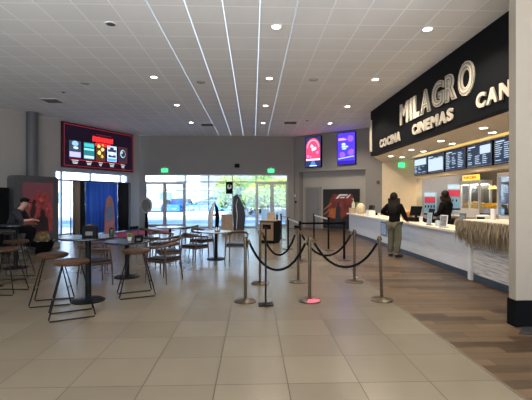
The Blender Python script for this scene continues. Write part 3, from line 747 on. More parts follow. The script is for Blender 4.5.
def belt_post(x, y, lab, h=1.0, flatbase=False):
    t = thing('belt_post', lab, 'belt post', (x, y, 0), R(10), 'black belt barrier posts')
    if flatbase: MB().box((0, 0, .012), (.28, .22, .024), bev=.008).build('base', M_blackm, t)
    else: MB().lathe([(.175, 0), (.175, .012), (.05, .03)], n=32).build('base', M_base, t, smooth=True)
    MB().lathe([(.03, .02), (.03, h-.09)], n=16).build('pole', M_blackm, t, smooth=True)
    MB().lathe([(.036, h-.09), (.036, h), (.02, h+.006)], n=16).build('belt_head', M_black, t, smooth=True)
    return t
t = thing('sign_post', 'thin black post on a flat black base in front of the ropes', 'post', (.19, 5.75, 0), R(5))
MB().box((0, 0, .012), (.22, .17, .024), bev=.01).lathe([(.1, .02), (.03, .04)], n=24).build('base', M_blackm, t)
MB().lathe([(.014, .03), (.014, 1.13), (.019, 1.135), (.019, 1.16)], n=14).build('pole', M_blackm, t, smooth=True)
BP = [(1.07, 14.64), (1.1, 12.05), (1.2, 9.82), (2.32, 14.6), (2.32, 11.77), (2.35, 9.86)]
bl = ['black belt post, farthest of the left line beyond the ropes', 'black belt post, middle of the left line beyond the ropes', 'black belt post at the left end of the black belt',
      'black belt post, farthest of the right line by the niche', 'black belt post, middle of the right line beyond the ropes', 'black belt post at the right end of the black belt']
for (x, y), lb in zip(BP, bl): belt_post(x, y, lb)
def belt(a, b, m, lab):
    A = Vector((a[0], a[1])); B = Vector((b[0], b[1])); d = (B-A).normalized(); n_ = Vector((-d.y, d.x)); A = A+d*.037; B = B-d*.037
    o = MB().prism([A+n_*.002, B+n_*.002, B-n_*.002, A-n_*.002], .925, .975).build('barrier_belt', m); tag(o, lab, 'belt')
belt(BP[2], BP[5], M_rope, 'black belt stretched between the two nearest belt posts')
belt(BP[0], BP[1], M_beltw, 'pale belt on the far part of the left belt line')
belt(BP[1], BP[2], M_beltw, 'pale belt on the near part of the left belt line')
belt(BP[3], BP[4], M_beltw, 'pale belt on the far part of the right belt line')

# ------------------------------------------------------------------ things along the far wall
t = thing('waste_bin', 'waste cabinet with dark side and wooden front beyond the ropes', 'waste bin', (.62, 13.85, 0), R(-28))
MB().b2(-.28, .28, -.27, .27, .06, .78, bev=.01).build('cabinet', M_black, t); MB().b2(-.25, .25, -.285, -.27, .1, .74).build('front_panel', mat('oak_panel', (.30, .19, .11), .5, var=.2, stretch=(8, 1, 1)), t)
MB().b2(-.16, .16, -.292, -.285, .5, .66).build('flap', M_blackm, t); MB().b2(-.3, .3, -.3, .29, .78, .82, bev=.006).build('lid', mat('tan_top', (.42, .33, .24), .5), t); MB().b2(-.26, .26, -.25, .25, 0, .06).build('plinth', M_black, t)
t = thing('cardboard_box', 'small tan cardboard box on top of the waste cabinet', 'box', (.66, 13.85, .82), R(-20))
MB().b2(-.12, .12, -.1, .1, 0, .26, bev=.003).build('carton', mat('cardboard', (.48, .36, .24), .8, var=.1), t); MB().b2(-.121, .121, -.025, .025, .2, .262).build('tape', mat('tape', (.5, .42, .3), .3), t)
t = thing('bottle', 'dark bottle beside the tan box on the waste cabinet', 'bottle', (.86, 13.76, .82)); MB().lathe([(.035, 0), (.035, .17), (.014, .2), (.014, .27)]).build('glass_body', M_black, t, smooth=True)

t = thing('mirror_stand', 'round mirror ring on a black pole before the left glazed doors', 'mirror', (-4.05, 14.8, 0), R(-14))
MB().box((0, 0, .35), (.1, .1, .7), bev=.01).box((0, 0, .015), (.45, .4, .03), bev=.008).box((0, 0, .85), (.08, .06, .5)).build('stand', M_black, t)
def disc_y(r0, r1, y0, y1, cz, n=32):
    m = MB(); v = []
    for (r_, y) in ((r0, y0), (r1, y0), (r1, y1), (r0, y1)): v.append([m.bm.verts.new((r_*.78*math.cos(2*PI*i/n), y, cz+r_*math.sin(2*PI*i/n))) for i in range(n)])
    for a in range(4):
        for i in range(n): m.bm.faces.new((v[a][i], v[a][(i+1) % n], v[(a+1) % 4][(i+1) % n], v[(a+1) % 4][i]))
    return m
disc_y(.24, .30, -.06, 0, 1.32).build('ring', mat('ring_light', (.30, .28, .24), .4), t)
disc_y(.001, .24, -.03, -.01, 1.32).build('mirror_glass', mat('mirror_dark', (.25, .28, .28), .15, metal=.8), t)

# red carpet before the curtain
a = [LP(3.2, .9), LP(6.6, .9), LP(6.6, 2.6), LP(3.2, 2.6)]
tag(MB().prism(a, 0, .015).build('red_carpet', mat('crimson_carpet', (.42, .02, .07), .95, var=.15, vscale=30)), 'crimson carpet on the floor in front of the blue curtain', 'carpet')

# drapes on a rail
def drape(t0, t1_, off, z0, z1, m, lab, amp=.045, n=8):
    o = MB(); N = int((t1_-t0)/.02); top = []; bot = []
    for side in (0, 1):
        for i in range(N+1):
            t_ = t0+(t1_-t0)*i/N; ph = (t_-t0)/(t1_-t0)*n*2*PI; w_ = amp*math.sin(ph)+amp*.4*math.sin(ph*1.7+1)
            p = LP(t_, off+w_+(.006 if side else 0)); q_ = LP(t_+.01*math.sin(ph), off+w_*1.25+(.006 if side else 0))
            (top if side == 0 else bot)
            if side == 0: top.append(o.bm.verts.new((p.x, p.y, z1))); bot.append(o.bm.verts.new((q_.x, q_.y, z0)))
    for i in range(N): o.bm.faces.new((top[i], top[i+1], bot[i+1], bot[i]))
    x = o.build('curtain', m, smooth=True); s_ = x.modifiers.new('thick', 'SOLIDIFY'); s_.thickness = .006
    return tag(x, lab, 'curtain')
drape(2.62, 2.98, .42, .03, 2.3, mat('beige_drape', (.38, .31, .25), .8), 'beige drape at the left end of the curtain rail', n=3)
drape(2.98, 3.22, .42, .03, 2.3, mat('black_drape', (.012, .012, .016), .85), 'black drape between the beige drape and the blue curtain', n=3)
drape(3.22, 5.02, .42, .03, 2.3, mat('blue_drape', (.06, .22, .90), .5), 'wide royal blue curtain hanging in front of the shopfront window', n=9, amp=.075)
drape(5.02, 5.72, .42, .03, 2.3, MATS['black_drape'], 'black drape at the right end of the blue curtain', n=6)
t = thing('curtain_rail', 'black rail on two uprights carrying the blue and black curtains', 'curtain rail')
a = LP(2.55, .42); b_ = LP(5.8, .42)
MB().tube([(a.x, a.y, 2.32), (b_.x, b_.y, 2.32)], .02, 10).build('crossbar', M_blackm, t, smooth=True)
for q in (a, b_): MB().lathe([(.25, 0), (.25, .01), (.025, .02), (.025, 2.34)], (q.x, q.y, 0), 20).build('upright', M_blackm, t, smooth=True)

# plain display board where the photo has a cut-out of a film character
q = LP(3.95, 1.1)
t = thing('display_board', 'tall plain display board in faded rose and blue standing before the blue curtain', 'display board', (q.x, q.y, .015), math.atan2(LU.y, LU.x))
pts = [(-.30, 0), (.30, 0), (.27, .8), (.22, 1.35), (.12, 1.62), (0, 1.68), (-.12, 1.62), (-.22, 1.35), (-.27, .8)]
def flat_y(pts, y0, y1, name, m, par):
    o = MB(); a_ = [o.bm.verts.new((x, y0, z)) for x, z in pts]; b2_ = [o.bm.verts.new((x, y1, z)) for x, z in pts]
    o.bm.faces.new(a_); o.bm.faces.new(b2_[::-1]); n_ = len(pts)
    for i in range(n_): o.bm.faces.new((a_[i], a_[(i+1) % n_], b2_[(i+1) % n_], b2_[i]))
    return o.build(name, m, par)
flat_y(pts, -.008, .008, 'board', mat('faded_rose', (.46, .20, .17), .6, var=.25, vscale=5), t)
flat_y([(-.2, .55), (.2, .6), (.16, 1.25), (-.16, 1.2)], -.012, -.008, 'blue_patch', mat('faded_blue', (.16, .22, .36), .6, var=.25, vscale=9), t)
MB().box((0, .15, .3), (.02, .3, .6)).build('rear_strut', M_black, t)

# tall display cut-outs and boxes by the windows
t = thing('display_standee', 'tall dark grey angular display stand by the windows right of the tan bin', 'display stand', (-.72, 18.7, 0), R(-10))
flat_y([(-.22, 0), (.28, 0), (.34, .7), (.28, 1.15), (.12, 1.5), (-.05, 1.80), (-.25, 1.66), (-.26, .9)], 0, .12, 'body', mat('slate_board', (.03, .036, .045), .5, var=.2), t)
m = MB(); m.tube([(-.08, -.03, .1), (-.04, -.03, .8), (-.10, -.03, 1.25), (-.02, -.03, 1.55)], [.03, .035, .03, .01], 8, flat=.5); m.build('white_curved_trim', M_white, t, smooth=True)
t = thing('tan_bin', 'square tan bin by the windows beside the dark display stand', 'bin', (-1.22, 18.2, 0), R(4))
MB().b2(-.27, .27, -.25, .25, 0, .8, bev=.01).build('body', mat('tan_board', (.35, .255, .17), .7, var=.15), t); MB().b2(-.28, .28, -.26, .26, .8, .83).build('rim', mat('tan_rim', (.26, .19, .13), .6), t)
t = thing('display_sculpture', 'silver and black streamlined display figure by the windows left of the tan bin', 'display stand', (-1.9, 18.9, 0), R(6))
MB().tube([(-.16, 0, 0), (-.17, 0, .7), (-.1, 0, 1.1), (.05, 0, 1.45)], [.07, .10, .085, .015], 10, flat=1.2).build('left_fin', M_white, t, smooth=True)
MB().tube([(.12, 0, 0), (.16, 0, .7), (.12, 0, 1.1), (.02, .02, 1.38)], [.07, .09, .07, .01], 10, flat=1.2).build('right_fin', M_black, t, smooth=True)
MB().b2(-.3, .28, -.2, .2, 0, .06).tube([(-.12, 0, .75), (.14, 0, .8)], .04, 8).build('base', M_black, t)
t = thing('window_poster', 'small black and white portrait poster hanging in the glazed wall', 'poster', (0, 0, 0)); P = Pic(t, (-1.45, 20.62, 1.82), (1, 0))
P.slab(0, .36, 0, .65, -.008, -.002, M_black, 'panel'); P.poly(blob(.18, .38, .15, 9, .3), M_white, .0, 'pale_face'); P.poly(ell(.2, .42, .05, .07), M_black, .002, 'dark_mark')

# racing backdrop in the niche
t = thing('poster_backdrop', 'wide black and red poster with a figure and white emblem in the wall niche', 'poster'); q = RP(1.98, -.25); P = Pic(t, (q.x, q.y, 0.05), RU)
P.slab(0, 2.0, 0, 2.0, -.06, -.004, mat('poster_black', (.018, .014, .014), .4), 'panel')
P.poly([(.2, .55), (1.0, .45), (1.65, .9), (1.7, 1.7), (.55, 1.75), (.3, 1.2)], mat('poster_maroon', (.17, .028, .02), .5, var=.5, vscale=3), .0, 'red_field')
P.poly([(.3, .6), (.85, .5), (.9, 1.1), (.45, 1.0)], mat('poster_orange', (.42, .12, .025), .5, var=.3, vscale=6), .003, 'orange_glow')
P.many([[(.05, .9), (.5, 1.25), (.5, 1.33), (.05, .99)], [(.05, .65), (.4, .93), (.4, 1.0), (.05, .74)]], mat('poster_gold', (.35, .15, .05), .5), .004, 'gold_stripes')
P.many([[(.72, 1.52), (.95, 1.74), (1.42, 1.74), (1.35, 1.66), (1.0, 1.66), (.86, 1.52)], [(.95, 1.54), (1.02, 1.61), (1.27, 1.61), (1.2, 1.54)], [(1.3, 1.54), (1.36, 1.62), (1.52, 1.74), (1.58, 1.74), (1.4, 1.54)]], mat('poster_emblem', (.75, .72, .70), .5), .005, 'white_emblem')
P.poly([(.72, .1), (1.0, .1), (1.02, .6), (.98, .75), (1.0, 1.05), (.93, 1.15), (.95, 1.27), (.88, 1.34), (.81, 1.27), (.83, 1.15), (.74, 1.05), (.72, .7)], mat('poster_suit', (.02, .022, .03), .5), .006, 'standing_figure')
P.poly([(.35, .05), (1.9, .05), (1.85, .55), (1.3, .5), (1.1, .35), (.6, .45)], mat('poster_black', (.018, .014, .014), .4), .005, 'dark_foreground')
# fittings on the right wall
for s, z, w_, h_, lab in ((.38, 1.72, .12, .14, 'pale switch plate high on the wall beside the right glazed doors'), (.46, 1.38, .10, .12, 'dark card reader on the wall beside the right glazed doors')):
    q = RP(s, .012); tag(MB().box((q.x, q.y, z), (w_, .024, h_), rz=math.atan2(RU.y, RU.x), bev=.004).build('switch_plate', M_white if z > 1.5 else M_black), lab, 'switch')
q = RP(5.05, .03); tag(MB().box((q.x, q.y, 2.33), (.13, .06, .15), rz=math.atan2(RU.y, RU.x), bev=.01).build('wall_sounder', mat('dark_red', (.10, .03, .025), .5)), 'small dark alarm box on the grey wall under the far end of the fascia', 'alarm')

# lightbox on the left
k0 = Vector((-6.98, 11.5)); kd = (Vector((-6.4, 12.92))-k0).normalized()
t = thing('poster_lightbox', 'big grey rounded poster frame with a red film picture, left side of the room', 'poster frame'); P = Pic(t, (k0.x, k0.y, 0), kd)
W_ = 1.52
def rr(u0, u1, v0, v1, r_, n=5):
    o = []
    for (cu, cv, a0) in ((u1-r_, v0+r_, -PI/2), (u1-r_, v1-r_, 0), (u0+r_, v1-r_, PI/2), (u0+r_, v0+r_, PI)):
        for i in range(n+1): a_ = a0+PI/2*i/n; o.append((cu+r_*math.cos(a_), cv+r_*math.sin(a_)))
    return o
def slabpoly(P, pts, d0, d1, m, name):
    b = MB(); A_ = [b.bm.verts.new(P.pt(u, v, d0)) for u, v in pts]; B_ = [b.bm.verts.new(P.pt(u, v, d1)) for u, v in pts]
    b.bm.faces.new(A_); b.bm.faces.new(B_[::-1]); n_ = len(pts)
    for i in range(n_): b.bm.faces.new((A_[i], A_[(i+1) % n_], B_[(i+1) % n_], B_[i]))
    return b.build(name, m, P.p)
slabpoly(P, rr(0, W_, 0, 2.28, .12), -.30, -.0, mat('lightbox_grey', (.06, .06, .064), .5, var=.08), 'case')
P.slab(.0, W_+.02, 0, .16, -.31, .05, mat('lightbox_foot', (.2, .19, .17), .6), 'plinth')
P.rect(.26, W_-.2, .5, 2.08, mat('lightbox_dark', (.03, .008, .01), .4, emit=(.03, .008, .012), es=1), .003, 'picture_ground')
redp = mat('lightbox_red', (.11, .016, .016), .5, emit=(.03, .004, .004), es=1, var=.95, vscale=7)
P.poly([(.36, .7), (.6, .55), (1.26, .53), (1.28, 1.3), (1.1, 1.75), (.8, 1.85), (.45, 1.5)], redp, .005, 'red_picture')
P.many([[(.6, .55), (1.15, .55), (1.12, .95), (1.0, 1.05), (1.02, 1.2), (.92, 1.26), (.84, 1.18), (.86, 1.03), (.74, .95), (.66, .8)], [(.5, 1.0), (.62, .98), (.7, 1.25), (.66, 1.4), (.72, 1.5), (.62, 1.56), (.56, 1.46), (.58, 1.36), (.5, 1.2)]], mat('lightbox_shadow', (.02, .006, .008), .5), .007, 'dark_figures')
P.many([blob(.88, 1.55, .1), blob(1.1, 1.25, .07)], mat('lightbox_hot', (.28, .035, .03), .5, emit=(.06, .008, .008), es=1, var=.6, vscale=12), .006, 'bright_red_spot')
tag(MB().box((-7.25, 11.3, .95), (.36, .3, 1.9), rz=R(-30), bev=.02).build('speaker_cabinet', M_black), 'tall narrow black cabinet at the left edge beside the poster frame', 'cabinet')
t = thing('display_drum', 'low black round display with yellow patterned centre before the red poster frame', 'display', (-6.1, 11.35, 0))
MB().lathe([(.2, 0), (.3, .08), (.40, .28), (.42, .36), (.38, .37), (.36, .33)], n=32).build('bowl', M_black, t, smooth=True)
m = MB()
for k in range(9): m.box((.4*math.cos(k*2*PI/9), .4*math.sin(k*2*PI/9), .375), (.07, .03, .02), rz=k*2*PI/9+PI/2)
m.build('rim_tags', mat('rim_pale', (.3, .36, .38), .5), t); t.scale = (.8, .8, 1)
MB().ball((0, 0, .42), (.5, .45, .4)).build('yellow_centre', mat('yellow_black', (.15, .10, .025), .5, var=.9, vscale=14), t, smooth=True)

# ------------------------------------------------------------------ counter-top things
CT = .93
def ctop(name, lab, cat, x, y, rz=0, z=CT, grp=None): return thing(name, lab, cat, (x, y, z), rz, grp)
M_box = MATS['cardboard']
t = ctop('wooden_crate', 'tan box at the far end of the concession counter', 'box', 4.45, 16.95); MB().b2(-.16, .16, -.16, .16, 0, .22, bev=.004).build('carton', mat('tan_box', (.55, .40, .26), .7), t); MB().b2(-.165, .165, -.165, .165, .19, .23).build('lid', M_box, t)
t = ctop('dispenser_bottle', 'pale pump bottle on the tan box at the far counter end', 'bottle', 4.45, 16.93, 0, CT+.23); MB().lathe([(.07, 0), (.075, .2), (.03, .26), (.03, .3)]).build('bottle_body', mat('cream_bottle', (.72, .68, .55), .4), t, smooth=True); MB().tube([(0, 0, .3), (0, 0, .4), (-.07, 0, .4)], .01, 6).build('pump', M_white, t)
t = ctop('potted_plant', 'leafy green plant at the far end of the concession counter', 'plant', 4.55, 16.5)
MB().lathe([(.07, 0), (.1, .16), (.09, .16)]).build('pot', M_white, t, smooth=True); m = MB()
for k in range(50):
    a = random.random()*2*PI; r_ = random.uniform(.05, .2); h_ = random.uniform(.25, .5)
    m.tube([(0, 0, .12), (r_*.5*math.cos(a), r_*.5*math.sin(a), h_), (r_*math.cos(a), r_*math.sin(a), h_-.06)], [.005, .03, .003], 5, flat=.25)
m.build('leaves', mat('leaf_lime', (.22, .36, .06), .5, var=.3), t)
t = ctop('straw_hat_stack', 'pale round bowl stack on the far counter next to the plant', 'bowls', 4.5, 15.95); MB().lathe([(.1, 0), (.17, .1), (.18, .3), (.12, .42), (.03, .46)]).build('bowls', mat('pale_straw', (.60, .52, .38), .7, var=.2), t, smooth=True)
t.name = 'bowl_stack'
def register(x, y, rz, lab, s=1.0, z=CT):
    t = ctop('cash_register', lab, 'cash register', x, y, rz, z, 'dark cash registers on the counter')
    MB().b2(-.16*s, .16*s, -.14*s, .14*s, 0, .1*s, bev=.008).build('base', M_black, t); MB().tube([(0, 0, .1*s), (0, .03, .18*s)], .03*s, 8).build('neck', M_black, t)
    MB().box((0, 0, .26*s), (.36*s, .03, .24*s), rot=Matrix.Rotation(-.25, 4, 'X'), bev=.006).build('monitor', M_black, t)
    MB().box((0, .021, .265*s), (.31*s, .004, .19*s), rot=Matrix.Rotation(-.25, 4, 'X')).build('monitor_display', mat('dim_display', (.05, .10, .13), .25, emit=(.03, .08, .1), es=.6), t)
    return t
register(4.80, 15.5, R(-80), 'dark cash register on the far part of the counter, left of the customer')
register(4.70, 14.9, R(-100), 'dark cash register on the counter just left of the customer')
register(4.66, 10.88, R(-70), 'black cash register right of the customer', 1.15)
register(4.86, 10.35, R(-95), 'dark cash register on the counter left of the employee', 1.0, CT+.0)
t = ctop('paper_bag', 'white paper carton behind the registers left of the customer', 'box', 4.45, 14.45); MB().b2(-.13, .13, -.2, .2, 0, .2, bev=.01).build('carton', M_white, t); MB().b2(-.1, .1, -.15, .15, .2, .215).build('flap', M_beltw, t); t.name = 'paper_carton'
t = ctop('wicker_basket', 'orange brown basket of snacks on the counter right of the customer', 'basket', 4.6, 11.35); MB().lathe([(.12, 0), (.17, .2), (.18, .22), (.15, .21), (.12, .06)], n=20).build('basket', mat('wicker', (.42, .22, .10), .7, var=.35, vscale=30), t, smooth=True); m = MB()
for k in range(7): m.ball((.07*math.cos(k), .07*math.sin(k*1.3), .22+.02*(k % 3)), (.12, .09, .1), k)
m.build('snack_packets', mat('packet_orange', (.55, .26, .12), .4, var=.3, vscale=8), t, smooth=True)
def cups(x, y, lab, n=4, col=M_white, r_=.045, z=CT):
    t = ctop('cup_stack', lab, 'cups', x, y, 0, z); m = MB()
    for k in range(n): m.lathe([(r_*.75, k*.03), (r_, k*.03+.11), (r_*1.06, k*.03+.112), (r_*1.06, k*.03+.12)], n=16)
    m.build('cups', col, t, smooth=True); return t
cups(4.42, 10.0, 'short stack of white cups in front of the black register', 3)
cups(4.36, 13.2, 'white cup on the counter just left of the customer', 2)
cups(5.35, 6.6, 'white cup stack on the raised bar counter', 4, z=0.93).location = (4.55, 7.15, 1.18)
def stand(x, y, w_, h_, lab, m1, m2, rz=R(-75), z=CT):
    t = ctop('table_sign', lab, 'sign holder', x, y, rz, z, 'small sign holders on the counter')
    MB().box((0, 0, .006), (w_, .09, .012)).build('foot', M_black, t); MB().box((0, 0, h_/2+.01), (w_, .012, h_), rot=Matrix.Rotation(-.12, 4, 'X')).build('holder', m1, t)
    MB().box((0, -.009, h_/2+.01), (w_*.84, .003, h_*.84), rot=Matrix.Rotation(-.12, 4, 'X')).build('sheet', m2, t)
M_clear = mat('clear_plastic', (.42, .50, .56), .15)
stand(4.36, 9.38, .16, .30, 'clear grey upright holder at the counter edge left of the employee', M_clear, mat('print_grey', (.30, .36, .42), .5, var=.5, vscale=40))
stand(4.38, 8.7, .22, .27, 'framed picture menu at the counter edge before the employee', M_white, mat('print_dark', (.20, .21, .24), .5, var=.8, vscale=30))
stand(4.38, 7.92, .17, .34, 'dark framed sign at the near end of the counter beside the grass fringe', mat('dark_holder', (.12, .13, .15), .4), mat('print_slate', (.20, .24, .28), .5, var=.5, vscale=30))
t = ctop('tip_jar', 'short clear jar between the two sign holders', 'jar', 4.42, 9.08); MB().lathe([(.05, 0), (.055, .12), (.04, .14)]).build('jar', M_clear, t, smooth=True); MB().lathe([(.042, .14), (.042, .155)]).build('lid', M_black, t)
# near right of counter, behind the fringe
t = ctop('payment_terminal', 'white payment terminal with a dark display behind the grass fringe', 'terminal', 4.75, 7.75, R(-70)); MB().b2(-.12, .12, -.1, .1, 0, .32, bev=.015).build('body', M_white, t); MB().b2(-.09, .09, -.106, -.1, .14, .28).build('display', M_black, t)
register(4.95, 8.1, R(-90), 'cash register at the near end of the counter behind the grass fringe', .9)

# ------------------------------------------------------------------ kitchen equipment
t = thing('back_counter', 'long steel back counter along the kitchen wall', 'counter', (7.9, 11.2, 0))
MB().b2(-.35, .6, -4.8, 4.3, .1, .9).build('cabinets', mat('kitchen_cab', (.42, .38, .33), .5, var=.05), t); MB().b2(-.4, .65, -4.82, 4.32, .9, .95, bev=.006).build('worktop', mat('worktop_cream', (.62, .54, .42), .35), t); MB().b2(-.3, .6, -4.8, 4.3, 0, .1).build('plinth', M_kick, t)
t = thing('popcorn_machine', 'white popcorn machine with glass case and yellow marquee behind the counter', 'popcorn machine', (7.9, 13.2, .95), 0)
fw = .6
MB().b2(-.35, .08, -fw, fw, 0, .28, bev=.01).build('base_cabinet', M_white, t)
m = MB()
for x in (-.33, .05):
    for y in (-fw+.03, 0.0, fw-.03): m.b2(x-.03, x+.03, y-.035, y+.035, .28, 1.12)
m.b2(-.36, .09, -fw, fw, 1.12, 1.26); m.build('case_frame', M_white, t)
MB().b2(-.335, -.329, -fw+.06, fw-.06, .28, 1.12).b2(-.3, .02, -fw+.005, -fw+.011, .28, 1.12).build('case_glass', glass_mat('case_glass', (.9, .96, 1), .1), t)
m = MB(); random.seed(3)
for k in range(260):
    y = random.uniform(-fw+.1, fw-.1); x = random.uniform(-.28, .02); m.ball((x, y, .3+random.random()*.24*(1-abs(y)*.6)), (.06, .06, .05), k, 6)
m.build('popcorn', mat('popcorn_yellow', (.9, .62, .18), .8, var=.2, vscale=20), t)['kind'] = 'stuff'
MB().lathe([(.1, .0), (.17, .06), (.17, .2), (.05, .22)], (-.14, .1, .82), 20).build('kettle', M_steel, t, smooth=True)
MB().b2(-.28, .0, -fw+.08, fw-.08, 1.105, 1.118).build('case_lamp', glow('case_warm', (1, .85, .6), 14), t)
MB().b2(.03, .06, -fw+.06, fw-.06, .28, 1.12).build('back_panel', mat('case_dark', (.06, .05, .045), .5), t)
mq = MB().b2(-.34, -.27, -.50, .46, 1.27, 1.45, bev=.01).build('marquee', mat('marquee_gold', (.8, .5, .06), .4, emit=(.9, .5, .05), es=.8), t)
text_obj('marquee_lettering', 'POPCORN', glow('marquee_red', (.9, .04, .02), 1.4), mq, (-.345, .36, 1.31), (0, -1, 0), (0, 0, 1), .76, .1, .006, .03)
t = thing('glass_warmer', 'white framed glass cabinet glowing pale blue, cut by the partition', 'food cabinet', (7.9, 11.02, .95), 0)
m = MB(); fw = .62
for x in (-.33, .33):
    for y in (-fw+.03, fw-.03): m.b2(x-.04, x+.04, y-.045, y+.045, 0, 1.3)
m.b2(-.37, .37, -fw, fw, 1.3, 1.42); m.b2(-.37, .37, -fw, fw, 0, .12); m.build('case_frame', M_white, t)
MB().b2(.29, .3, -fw+.06, fw-.06, .12, 1.3).build('back_panel', mat('pale_blue_glow', (.5, .65, .8), .5, emit=(.4, .62, .9), es=.8), t)
MB().b2(-.335, -.33, -fw+.06, fw-.06, .12, 1.3).build('case_glass', MATS['case_glass'], t)
m = MB()
for z in (.45, .8): m.b2(-.3, .29, -fw+.06, fw-.06, z, z+.015)
m.build('shelves', M_steel, t)
t = thing('popcorn_warmer', 'open warmer heaped with yellow popcorn between the two glass cabinets', 'food warmer', (7.66, 12.05, 1.07), 0)
MB().b2(-.2, .25, -.2, .17, 0, .2, bev=.01).build('tray', M_steel, t); m = MB()
for k in range(160): m.ball((random.uniform(-.18, .22), random.uniform(-.18, .15), .2+random.random()*.15), (.07, .07, .06), k, 6)
m.build('popcorn', mat('popcorn_gold', (1, .60, .05), .8, var=.2, vscale=20), t)['kind'] = 'stuff'
MB().tube([(.2, -.1, .2), (.2, -.1, .85), (0, -.05, .9)], .012, 8).build('lamp_arm', M_steel, t)
for k, yy in enumerate((-.12, .06)):
    MB().lathe([(.03, .1), (.08, .0)], (-.02, yy, .82), 16).build('heat_lamp', glow('heat_orange', (1, .48, .12), 2.2), t)
tag(MB().b2(-.22, .27, -.22, .2, 0, .12).build('warmer_riser', M_steel, None, (7.66, 12.05, .95)), 'steel riser under the heaped popcorn warmer', 'riser')
# hood and back wall detail
t = thing('exhaust_hood', 'dark steel exhaust hood on the kitchen wall above the glass cabinets', 'hood', (8.3, 10.5, 2.62)); MB().b2(-.5, .68, -2.0, 2.0, 0, .4, bev=.01).build('canopy', mat('hood_steel', (.16, .16, .16), .35, metal=.8), t); MB().b2(-.51, -.5, -2, 2, 0, .05).build('lip', M_steel, t)
def drink_machine(x, y, z, rz, w_, h_, lab):
    t = thing('drink_machine', lab, 'drink machine', (x, y, z), rz, 'drink dispensers on the back counter')
    MB().b2(-w_/2, w_/2, -.02, .38, 0, h_, bev=.02).build('cabinet', mat('dispenser_blue', (.30, .55, .75), .35, emit=(.2, .45, .7), es=.06), t)
    MB().b2(-w_/2+.02, w_/2-.02, -.06, -.02, h_*.52, h_*.78, bev=.01).build('red_front', mat('dispenser_red', (.60, .02, .05), .3, emit=(.8, .02, .05), es=.06), t)
    MB().b2(-w_/2+.02, w_/2-.02, -.05, -.02, h_*.82, h_*.96).build('pale_header', mat('dispenser_pale', (.55, .72, .85), .3, emit=(.4, .65, .85), es=.15), t)
    MB().b2(-w_/2, w_/2, -.25, -.02, 0, .05).build('drip_tray', M_black, t)
    m = MB()
    for k in range(4): xx = -w_/2+w_*(k+.5)/4; m.box((xx, -.1, h_*.36), (.04, .1, .09))
    m.build('nozzles', M_black, t)
drink_machine(7.02, 15.05, .95, R(-30), .42, .88, 'blue and red drink dispenser, far and lower one behind the counter')
tag(MB().b2(-.24, .24, -.25, .4, 0, .95).build('dispenser_stand', M_steel, None, (7.02, 15.05, 0), R(-30)), 'steel stand under the lower drink dispenser', 'stand')
drink_machine(7.86, 14.75, 1.15, R(-30), .52, .98, 'taller blue and red drink dispenser beside the popcorn machine')
tag(MB().b2(-.28, .28, -.27, .4, 0, .2).build('machine_riser', M_steel, None, (7.86, 14.75, .95), R(-30)), 'steel riser under the taller drink dispenser', 'riser')

# black floor mat
tag(MB().prism([(3.32, 4.64), (5.2, 4.64), (5.2, 3.85), (3.12, 4.42)], 0, .012).build('floor_mat', mat('black_mat', (.012, .012, .013), .9, bump=.4, vscale=150)), 'black floor mat at the foot of the partition, lower right', 'mat')

